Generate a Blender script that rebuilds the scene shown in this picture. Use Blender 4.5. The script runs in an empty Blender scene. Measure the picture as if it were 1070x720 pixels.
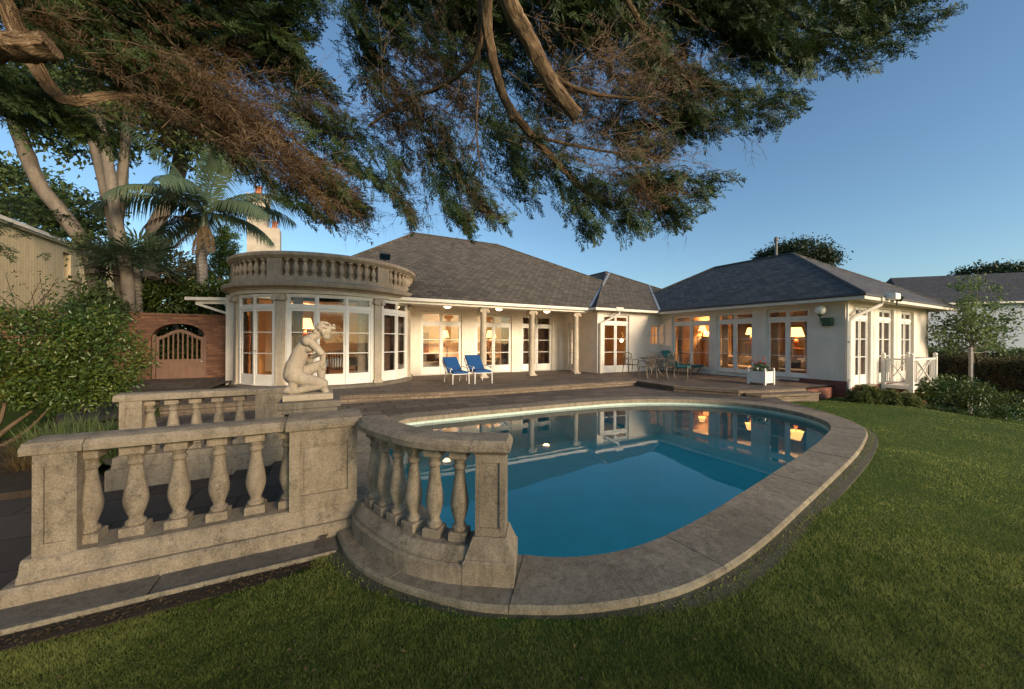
import bpy, math, random
import numpy as np
from mathutils import Matrix, Vector
R = math.radians
SC = bpy.context.scene
COL = SC.collection
rng = np.random.default_rng(7)
random.seed(7)

# ------------------------------------------------------------------ camera, sky, sun, exposure
F = 375.0; U0 = 535.0; V0 = 355.5; TH = R(0.3); CH = 1.62      # survey: focal length (px), principal point, roll, eye height
cam = bpy.data.cameras.new('camera'); camo = bpy.data.objects.new('camera', cam); COL.objects.link(camo)
cam.sensor_width = 36; cam.lens = F / 1070 * 36; cam.clip_start = 0.05; cam.clip_end = 3000
cam.shift_y = -(360 - V0) / 1070
camo.location = (0, 0, CH)
camo.rotation_euler = (Matrix.Rotation(R(90), 4, 'X') @ Matrix.Rotation(TH, 4, 'Z')).to_euler()
SC.camera = camo
SUN_EL = 15.0
SUN_DIR = Vector((0.72, -0.694, math.tan(R(SUN_EL)))).normalized()
w = bpy.data.worlds.new('World'); SC.world = w; w.use_nodes = True
nt = w.node_tree; bg = nt.nodes['Background']
sky = nt.nodes.new('ShaderNodeTexSky'); sky.sky_type = 'NISHITA'; sky.sun_disc = False
sky.sun_elevation = R(SUN_EL); sky.sun_rotation = math.atan2(SUN_DIR.x, SUN_DIR.y)
sky.air_density = 1.0; sky.dust_density = 1.1; sky.ozone_density = 2.6
tn_ = nt.nodes.new('ShaderNodeMix'); tn_.data_type = 'RGBA'; tn_.blend_type = 'MULTIPLY'; tn_.inputs[0].default_value = 1.0; tn_.inputs[7].default_value = (0.92, 1.02, 1.02, 1)
nt.links.new(sky.outputs[0], tn_.inputs[6]); nt.links.new(tn_.outputs[2], bg.inputs[0]); bg.inputs[1].default_value = 0.108
sun = bpy.data.lights.new('sun', 'SUN'); suno = bpy.data.objects.new('sun', sun); COL.objects.link(suno)
sun.energy = 3.1; sun.angle = R(20); sun.color = (1.0, 0.79, 0.56)
suno.rotation_euler = SUN_DIR.to_track_quat('Z', 'Y').to_euler(); suno.location = (20, -30, 20)
SC.view_settings.view_transform = 'Standard'; SC.view_settings.look = 'None'
SC.view_settings.exposure = 0.85; SC.view_settings.gamma = 1.0
try:
    SC.cycles.transparent_max_bounces = 24; SC.cycles.max_bounces = 10; SC.cycles.sample_clamp_indirect = 4
except Exception: pass

# ------------------------------------------------------------------ frames: the house frame (a along the main facade, b away from the pool)
HA = R(27.5)
E1 = (math.cos(HA), math.sin(HA)); E2 = (-E1[1], E1[0]); O = (-3.43, 15.5)
HM = Matrix.Translation((O[0], O[1], 0)) @ Matrix.Rotation(HA, 4, 'Z')
def ab(x, y):
    x -= O[0]; y -= O[1]; return (x*E1[0]+y*E1[1], x*E2[0]+y*E2[1])
def xy(a, b): return (O[0]+a*E1[0]+b*E2[0], O[1]+a*E1[1]+b*E2[1])
CA = ab(0, 0)
def ray(u, v):
    x = u-U0; y = v-V0
    return ((x*math.cos(TH)+y*math.sin(TH))/F, (-x*math.sin(TH)+y*math.cos(TH))/F)
def at(u, v, Y):                                   # world point seen at (u,v), Y metres ahead
    r = ray(u, v); return Vector((r[0]*Y, Y, CH-r[1]*Y))
def gxy(u, v, z):
    r = ray(u, v); Y = (CH-z)/r[1]; return (r[0]*Y, Y)
def onb(u, v, b):
    r = ray(u, v); da = r[0]*E1[0]+E1[1]; db = r[0]*E2[0]+E2[1]; Y = (b-CA[1])/db
    return CA[0]+Y*da, CH-r[1]*Y
def ona(u, v, a):
    r = ray(u, v); da = r[0]*E1[0]+E1[1]; db = r[0]*E2[0]+E2[1]; Y = (a-CA[0])/da
    return CA[1]+Y*db, CH-r[1]*Y

# ------------------------------------------------------------------ materials
MATS = {}
class NB:
    def __init__(s, name):
        s.m = bpy.data.materials.new(name); s.m.use_nodes = True; s.nt = s.m.node_tree
        s.b = s.nt.nodes['Principled BSDF']; s.out = s.nt.nodes['Material Output']
    def n(s, t, **k):
        x = s.nt.nodes.new(t)
        for a, v in k.items():
            if hasattr(x, a): setattr(x, a, v)
        return x
    def l(s, a, b): s.nt.links.new(a, b)
    def noise(s, vec, scale, detail=5, rough=0.6):
        x = s.n('ShaderNodeTexNoise'); x.inputs['Scale'].default_value = scale
        x.inputs['Detail'].default_value = detail; x.inputs['Roughness'].default_value = rough
        s.l(vec, x.inputs['Vector']); return x.outputs['Fac']
    def ramp(s, fac, stops):
        x = s.n('ShaderNodeValToRGB'); e = x.color_ramp.elements
        while len(e) < len(stops): e.new(0.5)
        for i, (p, c) in enumerate(stops):
            e[i].position = p; e[i].color = (*c, 1) if len(c) == 3 else c
        s.l(fac, x.inputs[0]); return x.outputs['Color']
    def mix(s, fac, a, b, mode='MIX'):
        x = s.n('ShaderNodeMix', data_type='RGBA', blend_type=mode)
        if isinstance(fac, (int, float)): x.inputs[0].default_value = fac
        else: s.l(fac, x.inputs[0])
        for i, c in ((6, a), (7, b)):
            if isinstance(c, tuple): x.inputs[i].default_value = (*c, 1)
            else: s.l(c, x.inputs[i])
        return x.outputs[2]
    def bump(s, h, st=0.3, dist=0.02, prev=None):
        x = s.n('ShaderNodeBump'); x.inputs['Strength'].default_value = st; x.inputs['Distance'].default_value = dist
        s.l(h, x.inputs['Height'])
        if prev: s.l(prev, x.inputs['Normal'])
        return x.outputs[0]
    def coord(s, kind='Object'): return s.n('ShaderNodeTexCoord').outputs[kind]
    def wpos(s): return s.n('ShaderNodeNewGeometry').outputs['Position']
def plain(name, c, rough=0.6, var=0.12, scale=6, bump=0.0, bscale=40, metal=0.0, spec=0.5):
    if name in MATS: return MATS[name]
    k = NB(name); p = k.wpos()
    n1 = k.noise(p, scale)
    dk = tuple(x*(1-var*1.6) for x in c); lt = tuple(min(1, x*(1+var)) for x in c)
    k.l(k.ramp(n1, [(0.3, dk), (0.7, lt)]), k.b.inputs['Base Color'])
    k.b.inputs['Roughness'].default_value = rough; k.b.inputs['Metallic'].default_value = metal
    k.b.inputs['Specular IOR Level'].default_value = spec
    if bump: k.l(k.bump(k.noise(p, bscale, 6), bump, 0.01), k.b.inputs['Normal'])
    MATS[name] = k.m; return k.m
def stone(name, base, dark, light, sc=1.0, bump=0.5, spots=0.62, streak=0.53):
    k = NB(name); p = k.wpos()
    big = k.noise(p, 3.2*sc, 6, 0.65); med = k.noise(p, 14*sc, 6, 0.7); fine = k.noise(p, 90*sc, 5, 0.7)
    c = k.ramp(big, [(0.28, dark), (0.5, base), (0.72, light)])
    c = k.mix(k.ramp(med, [(0.35, (0, 0, 0)), (0.65, (1, 1, 1))]), c, tuple(x*0.72 for x in base), 'MIX') if False else k.mix(0.55, c, k.ramp(med, [(0.3, dark), (0.55, base), (0.75, light)]))
    v = k.n('ShaderNodeTexVoronoi'); v.inputs['Scale'].default_value = 9*sc; k.l(p, v.inputs['Vector'])
    blot = k.noise(p, 6*sc, 8, 0.8)
    c = k.mix(k.ramp(blot, [(spots, (0, 0, 0)), (spots+0.08, (0.75, 0.75, 0.75))]), c, tuple(x*0.4 for x in dark))
    c = k.mix(1.0, c, k.ramp(k.noise(p, 1.1*sc, 4, 0.6), [(0.3, (0.62, 0.60, 0.57)), (0.7, (1.18, 1.18, 1.17))]), 'MULTIPLY')
    mp_ = k.n('ShaderNodeMapping'); mp_.inputs['Scale'].default_value = (9*sc, 9*sc, 1.1*sc); k.l(p, mp_.inputs['Vector'])
    c = k.mix(1.0, c, k.ramp(k.noise(mp_.outputs[0], 1.2, 6, 0.7), [(0.36, (streak, streak*.97, streak*.91)), (0.52, (1, 1, 1))]), 'MULTIPLY')
    c = k.mix(0.35, c, k.ramp(fine, [(0.3, tuple(x*0.6 for x in dark)), (0.6, light)]))
    k.l(c, k.b.inputs['Base Color']); k.b.inputs['Roughness'].default_value = 0.88
    k.b.inputs['Specular IOR Level'].default_value = 0.25
    b1 = k.bump(fine, bump, 0.006); b2 = k.bump(med, bump*0.8, 0.015, b1)
    k.l(b2, k.b.inputs['Normal']); MATS[name] = k.m; return k.m
def bricky(name, c1, c2, mortar, bw, bh, ms=0.012, rough=0.85, bump=0.5, off=0.5, noise_mix=0.5, dark=(0.03, 0.028, 0.025), spots=0.66, wob=0.0, coat=None):
    k = NB(name); uv = k.coord('UV'); p = k.wpos()
    vec = uv
    if wob:
        nz = k.n('ShaderNodeTexNoise'); nz.inputs['Scale'].default_value = 1.3; nz.inputs['Detail'].default_value = 3; k.l(p, nz.inputs['Vector'])
        vec = k.mix(wob, uv, nz.outputs['Color'])
    br = k.n('ShaderNodeTexBrick'); k.l(vec, br.inputs['Vector'])
    br.offset = off
    br.inputs['Scale'].default_value = 1.0; br.inputs['Brick Width'].default_value = bw; br.inputs['Row Height'].default_value = bh
    br.inputs['Mortar Size'].default_value = ms; br.inputs['Bias'].default_value = 0.0
    br.inputs['Color1'].default_value = (*c1, 1); br.inputs['Color2'].default_value = (*c2, 1); br.inputs['Mortar'].default_value = (*mortar, 1)
    n1 = k.noise(p, 2.2, 6, 0.7); n2 = k.noise(p, 25, 5, 0.7)
    avg = tuple((x+y)/2 for x, y in zip(c1, c2))
    c = k.mix(noise_mix*0.6, br.outputs['Color'], k.ramp(n1, [(0.3, tuple(x*0.45 for x in avg)), (0.7, tuple(min(1, x*1.45) for x in avg))]))
    c = k.mix(0.25, c, k.ramp(n2, [(0.35, dark), (0.65, tuple(min(1, x*1.5) for x in avg))]))
    c = k.mix(k.ramp(k.noise(p, 5, 8, 0.8), [(spots, (0, 0, 0)), (spots+0.07, (0.7, 0.7, 0.7))]), c, dark if coat is None else coat)
    k.l(c, k.b.inputs['Base Color']); k.b.inputs['Roughness'].default_value = rough; k.b.inputs['Specular IOR Level'].default_value = 0.3
    inv = k.n('ShaderNodeMath', operation='SUBTRACT'); inv.inputs[0].default_value = 1; k.l(br.outputs['Fac'], inv.inputs[1])
    b1 = k.bump(inv.outputs[0], bump, 0.03); b2 = k.bump(n2, bump*0.6, 0.01, b1)
    k.l(b2, k.b.inputs['Normal']); MATS[name] = k.m; return k.m
def leafmat(name, c1, c2, c3, trans=0.35, rough=0.55, spec=0.3, scale=1.2):
    k = NB(name); p = k.wpos()
    at_ = k.n('ShaderNodeAttribute'); at_.attribute_name = 'tint'
    c = k.ramp(at_.outputs['Fac'], [(0.0, c1), (0.5, c2), (1.0, c3)])
    c = k.mix(0.35, c, k.ramp(k.noise(p, scale, 3), [(0.3, c1), (0.7, c3)]))
    k.l(c, k.b.inputs['Base Color']); k.b.inputs['Roughness'].default_value = rough; k.b.inputs['Specular IOR Level'].default_value = spec
    tr = k.n('ShaderNodeBsdfTranslucent'); k.l(c, tr.inputs[0])
    ms = k.n('ShaderNodeMixShader'); ms.inputs[0].default_value = trans
    k.l(k.b.outputs[0], ms.inputs[1]); k.l(tr.outputs[0], ms.inputs[2]); k.l(ms.outputs[0], k.out.inputs[0])
    MATS[name] = k.m; return k.m
def emis(name, c, s):
    k = NB(name); k.b.inputs['Base Color'].default_value = (*[min(1, x) for x in c], 1)
    k.b.inputs['Emission Color'].default_value = (*c, 1); k.b.inputs['Emission Strength'].default_value = s
    MATS[name] = k.m; return k.m
def glass(name, tint=(0.93, 0.95, 0.95), ior=1.5, boost=1.0):
    k = NB(name)
    fr = k.n('ShaderNodeFresnel'); fr.inputs[0].default_value = ior
    tr = k.n('ShaderNodeBsdfTransparent'); tr.inputs[0].default_value = (*tint, 1)
    gl = k.n('ShaderNodeBsdfGlossy'); gl.inputs['Roughness'].default_value = 0.0
    mu = k.n('ShaderNodeMath', operation='MULTIPLY'); mu.inputs[1].default_value = boost; k.l(fr.outputs[0], mu.inputs[0]); mu.use_clamp = True
    nb = k.bump(k.noise(k.wpos(), 1.7, 2), 0.02, 0.05); k.l(nb, gl.inputs['Normal'])
    ms = k.n('ShaderNodeMixShader'); k.l(mu.outputs[0], ms.inputs[0]); k.l(tr.outputs[0], ms.inputs[1]); k.l(gl.outputs[0], ms.inputs[2])
    k.l(ms.outputs[0], k.out.inputs[0]); MATS[name] = k.m; return k.m

M_stone = stone('weathered_stone', (0.31, 0.248, 0.172), (0.105, 0.082, 0.055), (0.46, 0.38, 0.28), spots=0.54)
M_stone_d = stone('dark_stone', (0.17, 0.145, 0.115), (0.075, 0.065, 0.05), (0.27, 0.235, 0.185), spots=0.6)
M_tower = stone('tower_stone', (0.43, 0.335, 0.235), (0.21, 0.16, 0.11), (0.56, 0.45, 0.33), sc=0.5, bump=0.3, streak=.68)
M_edge = stone('worn_lit_edge_stone', (0.25, 0.205, 0.14), (0.08, 0.07, 0.045), (0.42, 0.36, 0.255))  # paler edge tone: wear plus caught light, both put into the colour
M_greywood = plain('grey_timber', (0.22, 0.21, 0.195), 0.85, 0.2, 8)
M_statue = stone('statue_marble', (0.47, 0.39, 0.29), (0.30, 0.24, 0.17), (0.56, 0.475, 0.365), sc=1.2, bump=0.15, spots=0.67, streak=.82)
M_coping = stone('coping_concrete', (0.245, 0.20, 0.14), (0.085, 0.068, 0.046), (0.40, 0.34, 0.25), sc=1.1, bump=0.7)
M_gutter = stone('mossy_edging', (0.075, 0.068, 0.045), (0.035, 0.038, 0.02), (0.12, 0.11, 0.08), bump=0.7)
def render_mat(name, c):
    k = NB(name); p = k.wpos(); mp_ = k.n('ShaderNodeMapping'); mp_.inputs['Scale'].default_value = (5, 5, .45); k.l(p, mp_.inputs['Vector'])
    col = k.ramp(k.noise(p, 1.3, 5), [(0.3, tuple(x*.86 for x in c)), (0.7, tuple(x*1.06 for x in c))])
    col = k.mix(1.0, col, k.ramp(k.noise(mp_.outputs[0], 1.6, 6, .7), [(0.30, (.945, .935, .92)), (0.5, (1, 1, 1))]), 'MULTIPLY')
    col = k.mix(1.0, col, k.ramp(k.noise(p, 22, 5, .7), [(0.3, (.90, .89, .87)), (0.6, (1, 1, 1))]), 'MULTIPLY')
    k.l(col, k.b.inputs['Base Color']); k.b.inputs['Roughness'].default_value = .88; k.b.inputs['Specular IOR Level'].default_value = .2
    k.l(k.bump(k.noise(p, 60, 5), .15, .01), k.b.inputs['Normal']); MATS[name] = k.m; return k.m
M_render = render_mat('cream_render', (0.76, 0.68, 0.575))
M_pil = stone('pale_pilaster_stone', (0.50, 0.42, 0.32), (0.30, 0.24, 0.17), (0.60, 0.52, 0.41), sc=.7, bump=.25, spots=.68, streak=.78)
M_chim = plain('chimney_paint', (0.42, 0.37, 0.30), .85, .15, 2, .1)
M_white = plain('white_paint', (0.74, 0.70, 0.63), 0.45, 0.05, 3, 0.03, 50)
M_gutterp = plain('cream_paint', (0.66, 0.60, 0.50), 0.5, 0.06, 3)
M_pipe = plain('downpipe_paint', (0.60, 0.55, 0.46), 0.45, 0.06, 3)
M_slate = bricky('slate_roof', (0.040, 0.033, 0.025), (0.15, 0.124, 0.093), (0.015, 0.014, 0.013), 0.30, 0.20, 0.018, 0.8, 1.0, spots=0.64, coat=(0.26, 0.24, 0.20), dark=(0.04, 0.04, 0.045))
M_slate2 = bricky('slate_roof_blue', (0.030, 0.026, 0.022), (0.14, 0.124, 0.104), (0.012, 0.012, 0.012), 0.30, 0.20, 0.018, 0.6, 1.0, spots=0.68, coat=(0.2, 0.2, 0.2), dark=(0.03, 0.033, 0.042))
M_lead = plain('lead_flashing', (0.34, 0.36, 0.38), 0.5, 0.1, 4, metal=0.3)
M_brick = bricky('old_red_brick', (0.10, 0.038, 0.024), (0.36, 0.165, 0.085), (0.13, 0.105, 0.08), 0.26, 0.09, 0.013, 0.9, 0.8, spots=0.6, dark=(0.05, 0.03, 0.022))
M_brick2 = bricky('plinth_brick', (0.14, 0.045, 0.03), (0.28, 0.10, 0.062), (0.14, 0.11, 0.085), 0.235, 0.078, 0.010, 0.9, 0.7, spots=0.66, dark=(0.03, 0.018, 0.014))
M_pave = bricky('slate_paving', (0.055, 0.042, 0.032), (0.18, 0.14, 0.105), (0.025, 0.02, 0.016), 0.62, 0.42, 0.03, 0.7, 0.6, spots=0.62, wob=0.05, dark=(0.045, 0.04, 0.037), coat=(0.22, 0.185, 0.155))
M_pave2 = bricky('dark_path_paving', (0.052, 0.040, 0.029), (0.088, 0.068, 0.050), (0.018, 0.015, 0.013), 0.9, 0.6, 0.014, 0.92, 0.6, wob=0.08, dark=(0.025, 0.023, 0.022))
M_curb = bricky('terrace_edge_brick', (0.10, 0.075, 0.053), (0.26, 0.195, 0.135), (0.06, 0.048, 0.037), 0.23, 0.075, 0.012, 0.85, 0.6, dark=(0.06, 0.05, 0.04))
M_tile = bricky('pool_tile', (0.38, 0.50, 0.42), (0.48, 0.58, 0.49), (0.34, 0.38, 0.34), 0.15, 0.15, 0.006, 0.3, 0.2, off=0.0, spots=0.7, dark=(0.3, 0.36, 0.32))
M_basin = plain('pool_paint', (0.04, 0.80, 0.74), 0.6, 0.08, 1.0)
M_glass = glass('window_glass', boost=1.5)
M_glassd = glass('window_glass_side', tint=(0.8, 0.8, 0.8), boost=1.5)
M_floor = plain('room_floor', (0.17, 0.10, 0.055), 0.45, 0.2, 2)
M_roomw = plain('room_wall', (0.52, 0.35, 0.18), 0.8, 0.05, 2)
M_ceil = plain('room_ceiling', (0.7, 0.62, 0.5), 0.85, 0.03, 2)
M_curtain = plain('curtain_cloth', (0.46, 0.38, 0.29), 0.9, 0.12, 8)
M_drape = plain('brown_drape', (0.13, 0.07, 0.045), 0.9, 0.2, 8)
M_wood = plain('polished_wood', (0.16, 0.065, 0.028), 0.3, 0.25, 8)
M_sofa = plain('blue_sofa_cloth', (0.06, 0.075, 0.12), 0.9, 0.2, 12)
M_sofa2 = plain('oatmeal_sofa_cloth', (0.42, 0.36, 0.29), 0.9, 0.15, 12)
M_iron = plain('aged_iron', (0.11, 0.085, 0.06), 0.5, 0.25, 14, metal=0.2)
M_chairwhite = plain('white_metal', (0.74, 0.72, 0.68), 0.4, 0.05, 5)
M_blue = plain('blue_canvas', (0.003, 0.062, 0.20), 0.8, 0.10, 9, 0.15, 150)
M_teal = plain('teal_canvas', (0.012, 0.17, 0.17), 0.8, 0.12, 9, 0.15, 150)
M_black = plain('black_plastic', (0.02, 0.02, 0.02), 0.5, 0.1, 5)
M_green = plain('green_metal', (0.02, 0.07, 0.035), 0.5, 0.1, 5)
M_gate = plain('brown_gate_paint', (0.22, 0.115, 0.068), 0.55, 0.1, 6, 0.15, 60)
M_terra = plain('terracotta', (0.40, 0.14, 0.07), 0.8, 0.15, 5)
M_bark = stone('cypress_bark', (0.22, 0.15, 0.09), (0.06, 0.038, 0.022), (0.38, 0.275, 0.17), sc=2.2, bump=1.0, spots=0.7)
def bark_mat():
    k = NB('cypress_bark_grooved'); uv = k.coord('UV'); p = k.wpos(); m1 = k.n('ShaderNodeMapping'); m1.inputs['Scale'].default_value = (26, 3.2, 1); k.l(uv, m1.inputs['Vector'])
    n1 = k.n('ShaderNodeTexNoise'); n1.inputs['Scale'].default_value = 1.0; n1.inputs['Detail'].default_value = 7; n1.inputs['Roughness'].default_value = .65; n1.inputs['Distortion'].default_value = .6; k.l(m1.outputs[0], n1.inputs['Vector'])
    c = k.ramp(n1.outputs['Fac'], [(0.36, (0.045, 0.028, 0.016)), (0.5, (0.20, 0.135, 0.08)), (0.66, (0.40, 0.295, 0.185))])
    c = k.mix(1.0, c, k.ramp(k.noise(p, 4, 4), [(0.3, (.65, .63, .6)), (0.7, (1.1, 1.08, 1.05))]), 'MULTIPLY')
    k.l(c, k.b.inputs['Base Color']); k.b.inputs['Roughness'].default_value = .95; k.b.inputs['Specular IOR Level'].default_value = .15
    k.l(k.bump(n1.outputs['Fac'], 1.0, .05), k.b.inputs['Normal']); return k.m
M_bark = bark_mat()
def tube_uv(o, n):
    me = o.data; uv = me.uv_layers[0].data
    for pl in me.polygons:
        ks = [me.loops[i].vertex_index % n for i in pl.loop_indices]; wrap = (n-1 in ks) and (0 in ks)
        for i in pl.loop_indices:
            v = me.loops[i].vertex_index; kk = v % n; co = me.vertices[v].co; uv[i].uv = ((n if (wrap and kk == 0) else kk)/n, (v//n)*TUBE_STEP)
    return o
TUBE_STEP = .1
M_twig = plain('dry_twig', (0.125, 0.082, 0.046), 0.85, 0.25, 3)
M_pale_bark = stone('pale_bark', (0.165, 0.135, 0.105), (0.07, 0.055, 0.04), (0.26, 0.22, 0.175), sc=0.7, bump=0.5, spots=0.68)
M_palm_bark = bricky('palm_bark', (0.17, 0.15, 0.125), (0.25, 0.22, 0.185), (0.07, 0.06, 0.05), 4.0, 0.12, 0.02, 0.9, 0.7)
M_cyp = leafmat('cypress_leaf', (0.010, 0.026, 0.010), (0.024, 0.054, 0.016), (0.075, 0.105, 0.024), 0.25)
M_cypd = leafmat('dead_cypress_leaf', (0.035, 0.020, 0.010), (0.075, 0.042, 0.018), (0.13, 0.08, 0.033), 0.25)
M_leaf = leafmat('bush_leaf', (0.012, 0.040, 0.010), (0.036, 0.095, 0.018), (0.17, 0.18, 0.03), 0.25, 0.35, 0.5)
M_broad = leafmat('broad_leaf', (0.03, 0.055, 0.018), (0.055, 0.095, 0.028), (0.11, 0.13, 0.04), 0.3)
M_young = leafmat('young_tree_leaf', (0.07, 0.12, 0.04), (0.13, 0.19, 0.06), (0.22, 0.26, 0.10), 0.35)
M_strap = leafmat('strap_leaf', (0.05, 0.085, 0.028), (0.10, 0.15, 0.045), (0.20, 0.22, 0.08), 0.3)
M_dry = leafmat('dry_grass_leaf', (0.10, 0.065, 0.03), (0.18, 0.12, 0.055), (0.26, 0.18, 0.085), 0.3)
M_palm = leafmat('palm_leaf', (0.032, 0.065, 0.036), (0.068, 0.11, 0.06), (0.14, 0.165, 0.085), 0.25, 0.4, 0.5)
M_palmdead = leafmat('dead_palm_leaf', (0.06, 0.04, 0.02), (0.11, 0.075, 0.04), (0.17, 0.12, 0.065), 0.25)
M_hedge = leafmat('hedge_leaf', (0.045, 0.052, 0.02), (0.09, 0.085, 0.035), (0.17, 0.13, 0.055), 0.2)
M_box = leafmat('box_leaf', (0.055, 0.085, 0.02), (0.11, 0.14, 0.035), (0.20, 0.20, 0.06), 0.25)
M_pine = leafmat('distant_pine_leaf', (0.02, 0.035, 0.018), (0.035, 0.055, 0.025), (0.06, 0.08, 0.035), 0.2)
M_conif = leafmat('column_conifer_leaf', (0.04, 0.08, 0.016), (0.07, 0.125, 0.022), (0.12, 0.17, 0.035), 0.25)
M_grass = leafmat('grass_blade', (0.062, 0.092, 0.018), (0.20, 0.25, 0.046), (0.47, 0.45, 0.14), 0.4, 0.6, 0.2, 0.9)
M_flower = plain('red_petal', (0.4, 0.03, 0.03), 0.6, 0.2, 20)
M_soil = stone('garden_soil', (0.05, 0.036, 0.024), (0.022, 0.017, 0.012), (0.085, 0.06, 0.04), bump=0.9)
M_yellow = bricky('yellow_boards', (0.50, 0.40, 0.245), (0.60, 0.485, 0.305), (0.24, 0.185, 0.11), 0.16, 30, 0.01, 0.8, 0.5, off=0.0, spots=0.66, dark=(0.16, 0.13, 0.075))
M_nwhite = plain('pale_blue_render', (0.42, 0.45, 0.50), 0.85, 0.06, 0.5)
M_lampshade = emis('lit_lampshade', (1.0, 0.50, 0.14), 2.6)
M_bulb = emis('lit_bulb', (1.0, 0.66, 0.32), 18.0)
M_ceilamp = emis('lit_ceiling_lamp', (1.0, 0.64, 0.32), 9.0)
M_globe = plain('opal_globe', (0.78, 0.74, 0.66), 0.25, 0.02, 3)
M_plate = plain('white_china', (0.7, 0.68, 0.62), 0.3, 0.03, 3)
M_art = plain('faded_canvas', (0.25, 0.18, 0.11), 0.8, 0.5, 9)
def lawn_mat():
    k = NB('lawn_turf'); p = k.wpos()
    c = k.ramp(k.noise(p, 0.8, 5, 0.65), [(0.3, (0.04, 0.07, 0.012)), (0.55, (0.06, 0.105, 0.016)), (0.75, (0.10, 0.12, 0.03))])
    c = k.mix(0.4, c, k.ramp(k.noise(p, 60, 4), [(0.3, (0.025, 0.04, 0.01)), (0.7, (0.10, 0.14, 0.03))]))
    k.l(c, k.b.inputs['Base Color']); k.b.inputs['Roughness'].default_value = 0.95; k.b.inputs['Specular IOR Level'].default_value = 0.1
    k.l(k.bump(k.noise(p, 70, 4), 0.8, 0.02), k.b.inputs['Normal']); return k.m
M_lawn = lawn_mat()
def water_mat():
    k = NB('pool_water'); fr = k.n('ShaderNodeFresnel'); fr.inputs[0].default_value = 1.33
    tr = k.n('ShaderNodeBsdfTransparent'); tr.inputs[0].default_value = (0.64, 0.97, 0.96, 1)
    gl = k.n('ShaderNodeBsdfGlossy'); gl.inputs['Roughness'].default_value = 0.012
    nb = k.bump(k.noise(k.wpos(), 2.2, 2), 0.012, 0.05); k.l(nb, gl.inputs['Normal'])
    mu = k.n('ShaderNodeMath', operation='MULTIPLY'); mu.inputs[1].default_value = 1.3; mu.use_clamp = True; k.l(fr.outputs[0], mu.inputs[0])
    ms = k.n('ShaderNodeMixShader'); k.l(mu.outputs[0], ms.inputs[0]); k.l(tr.outputs[0], ms.inputs[1]); k.l(gl.outputs[0], ms.inputs[2])
    k.l(ms.outputs[0], k.out.inputs[0]); return k.m
M_water = water_mat()

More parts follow.
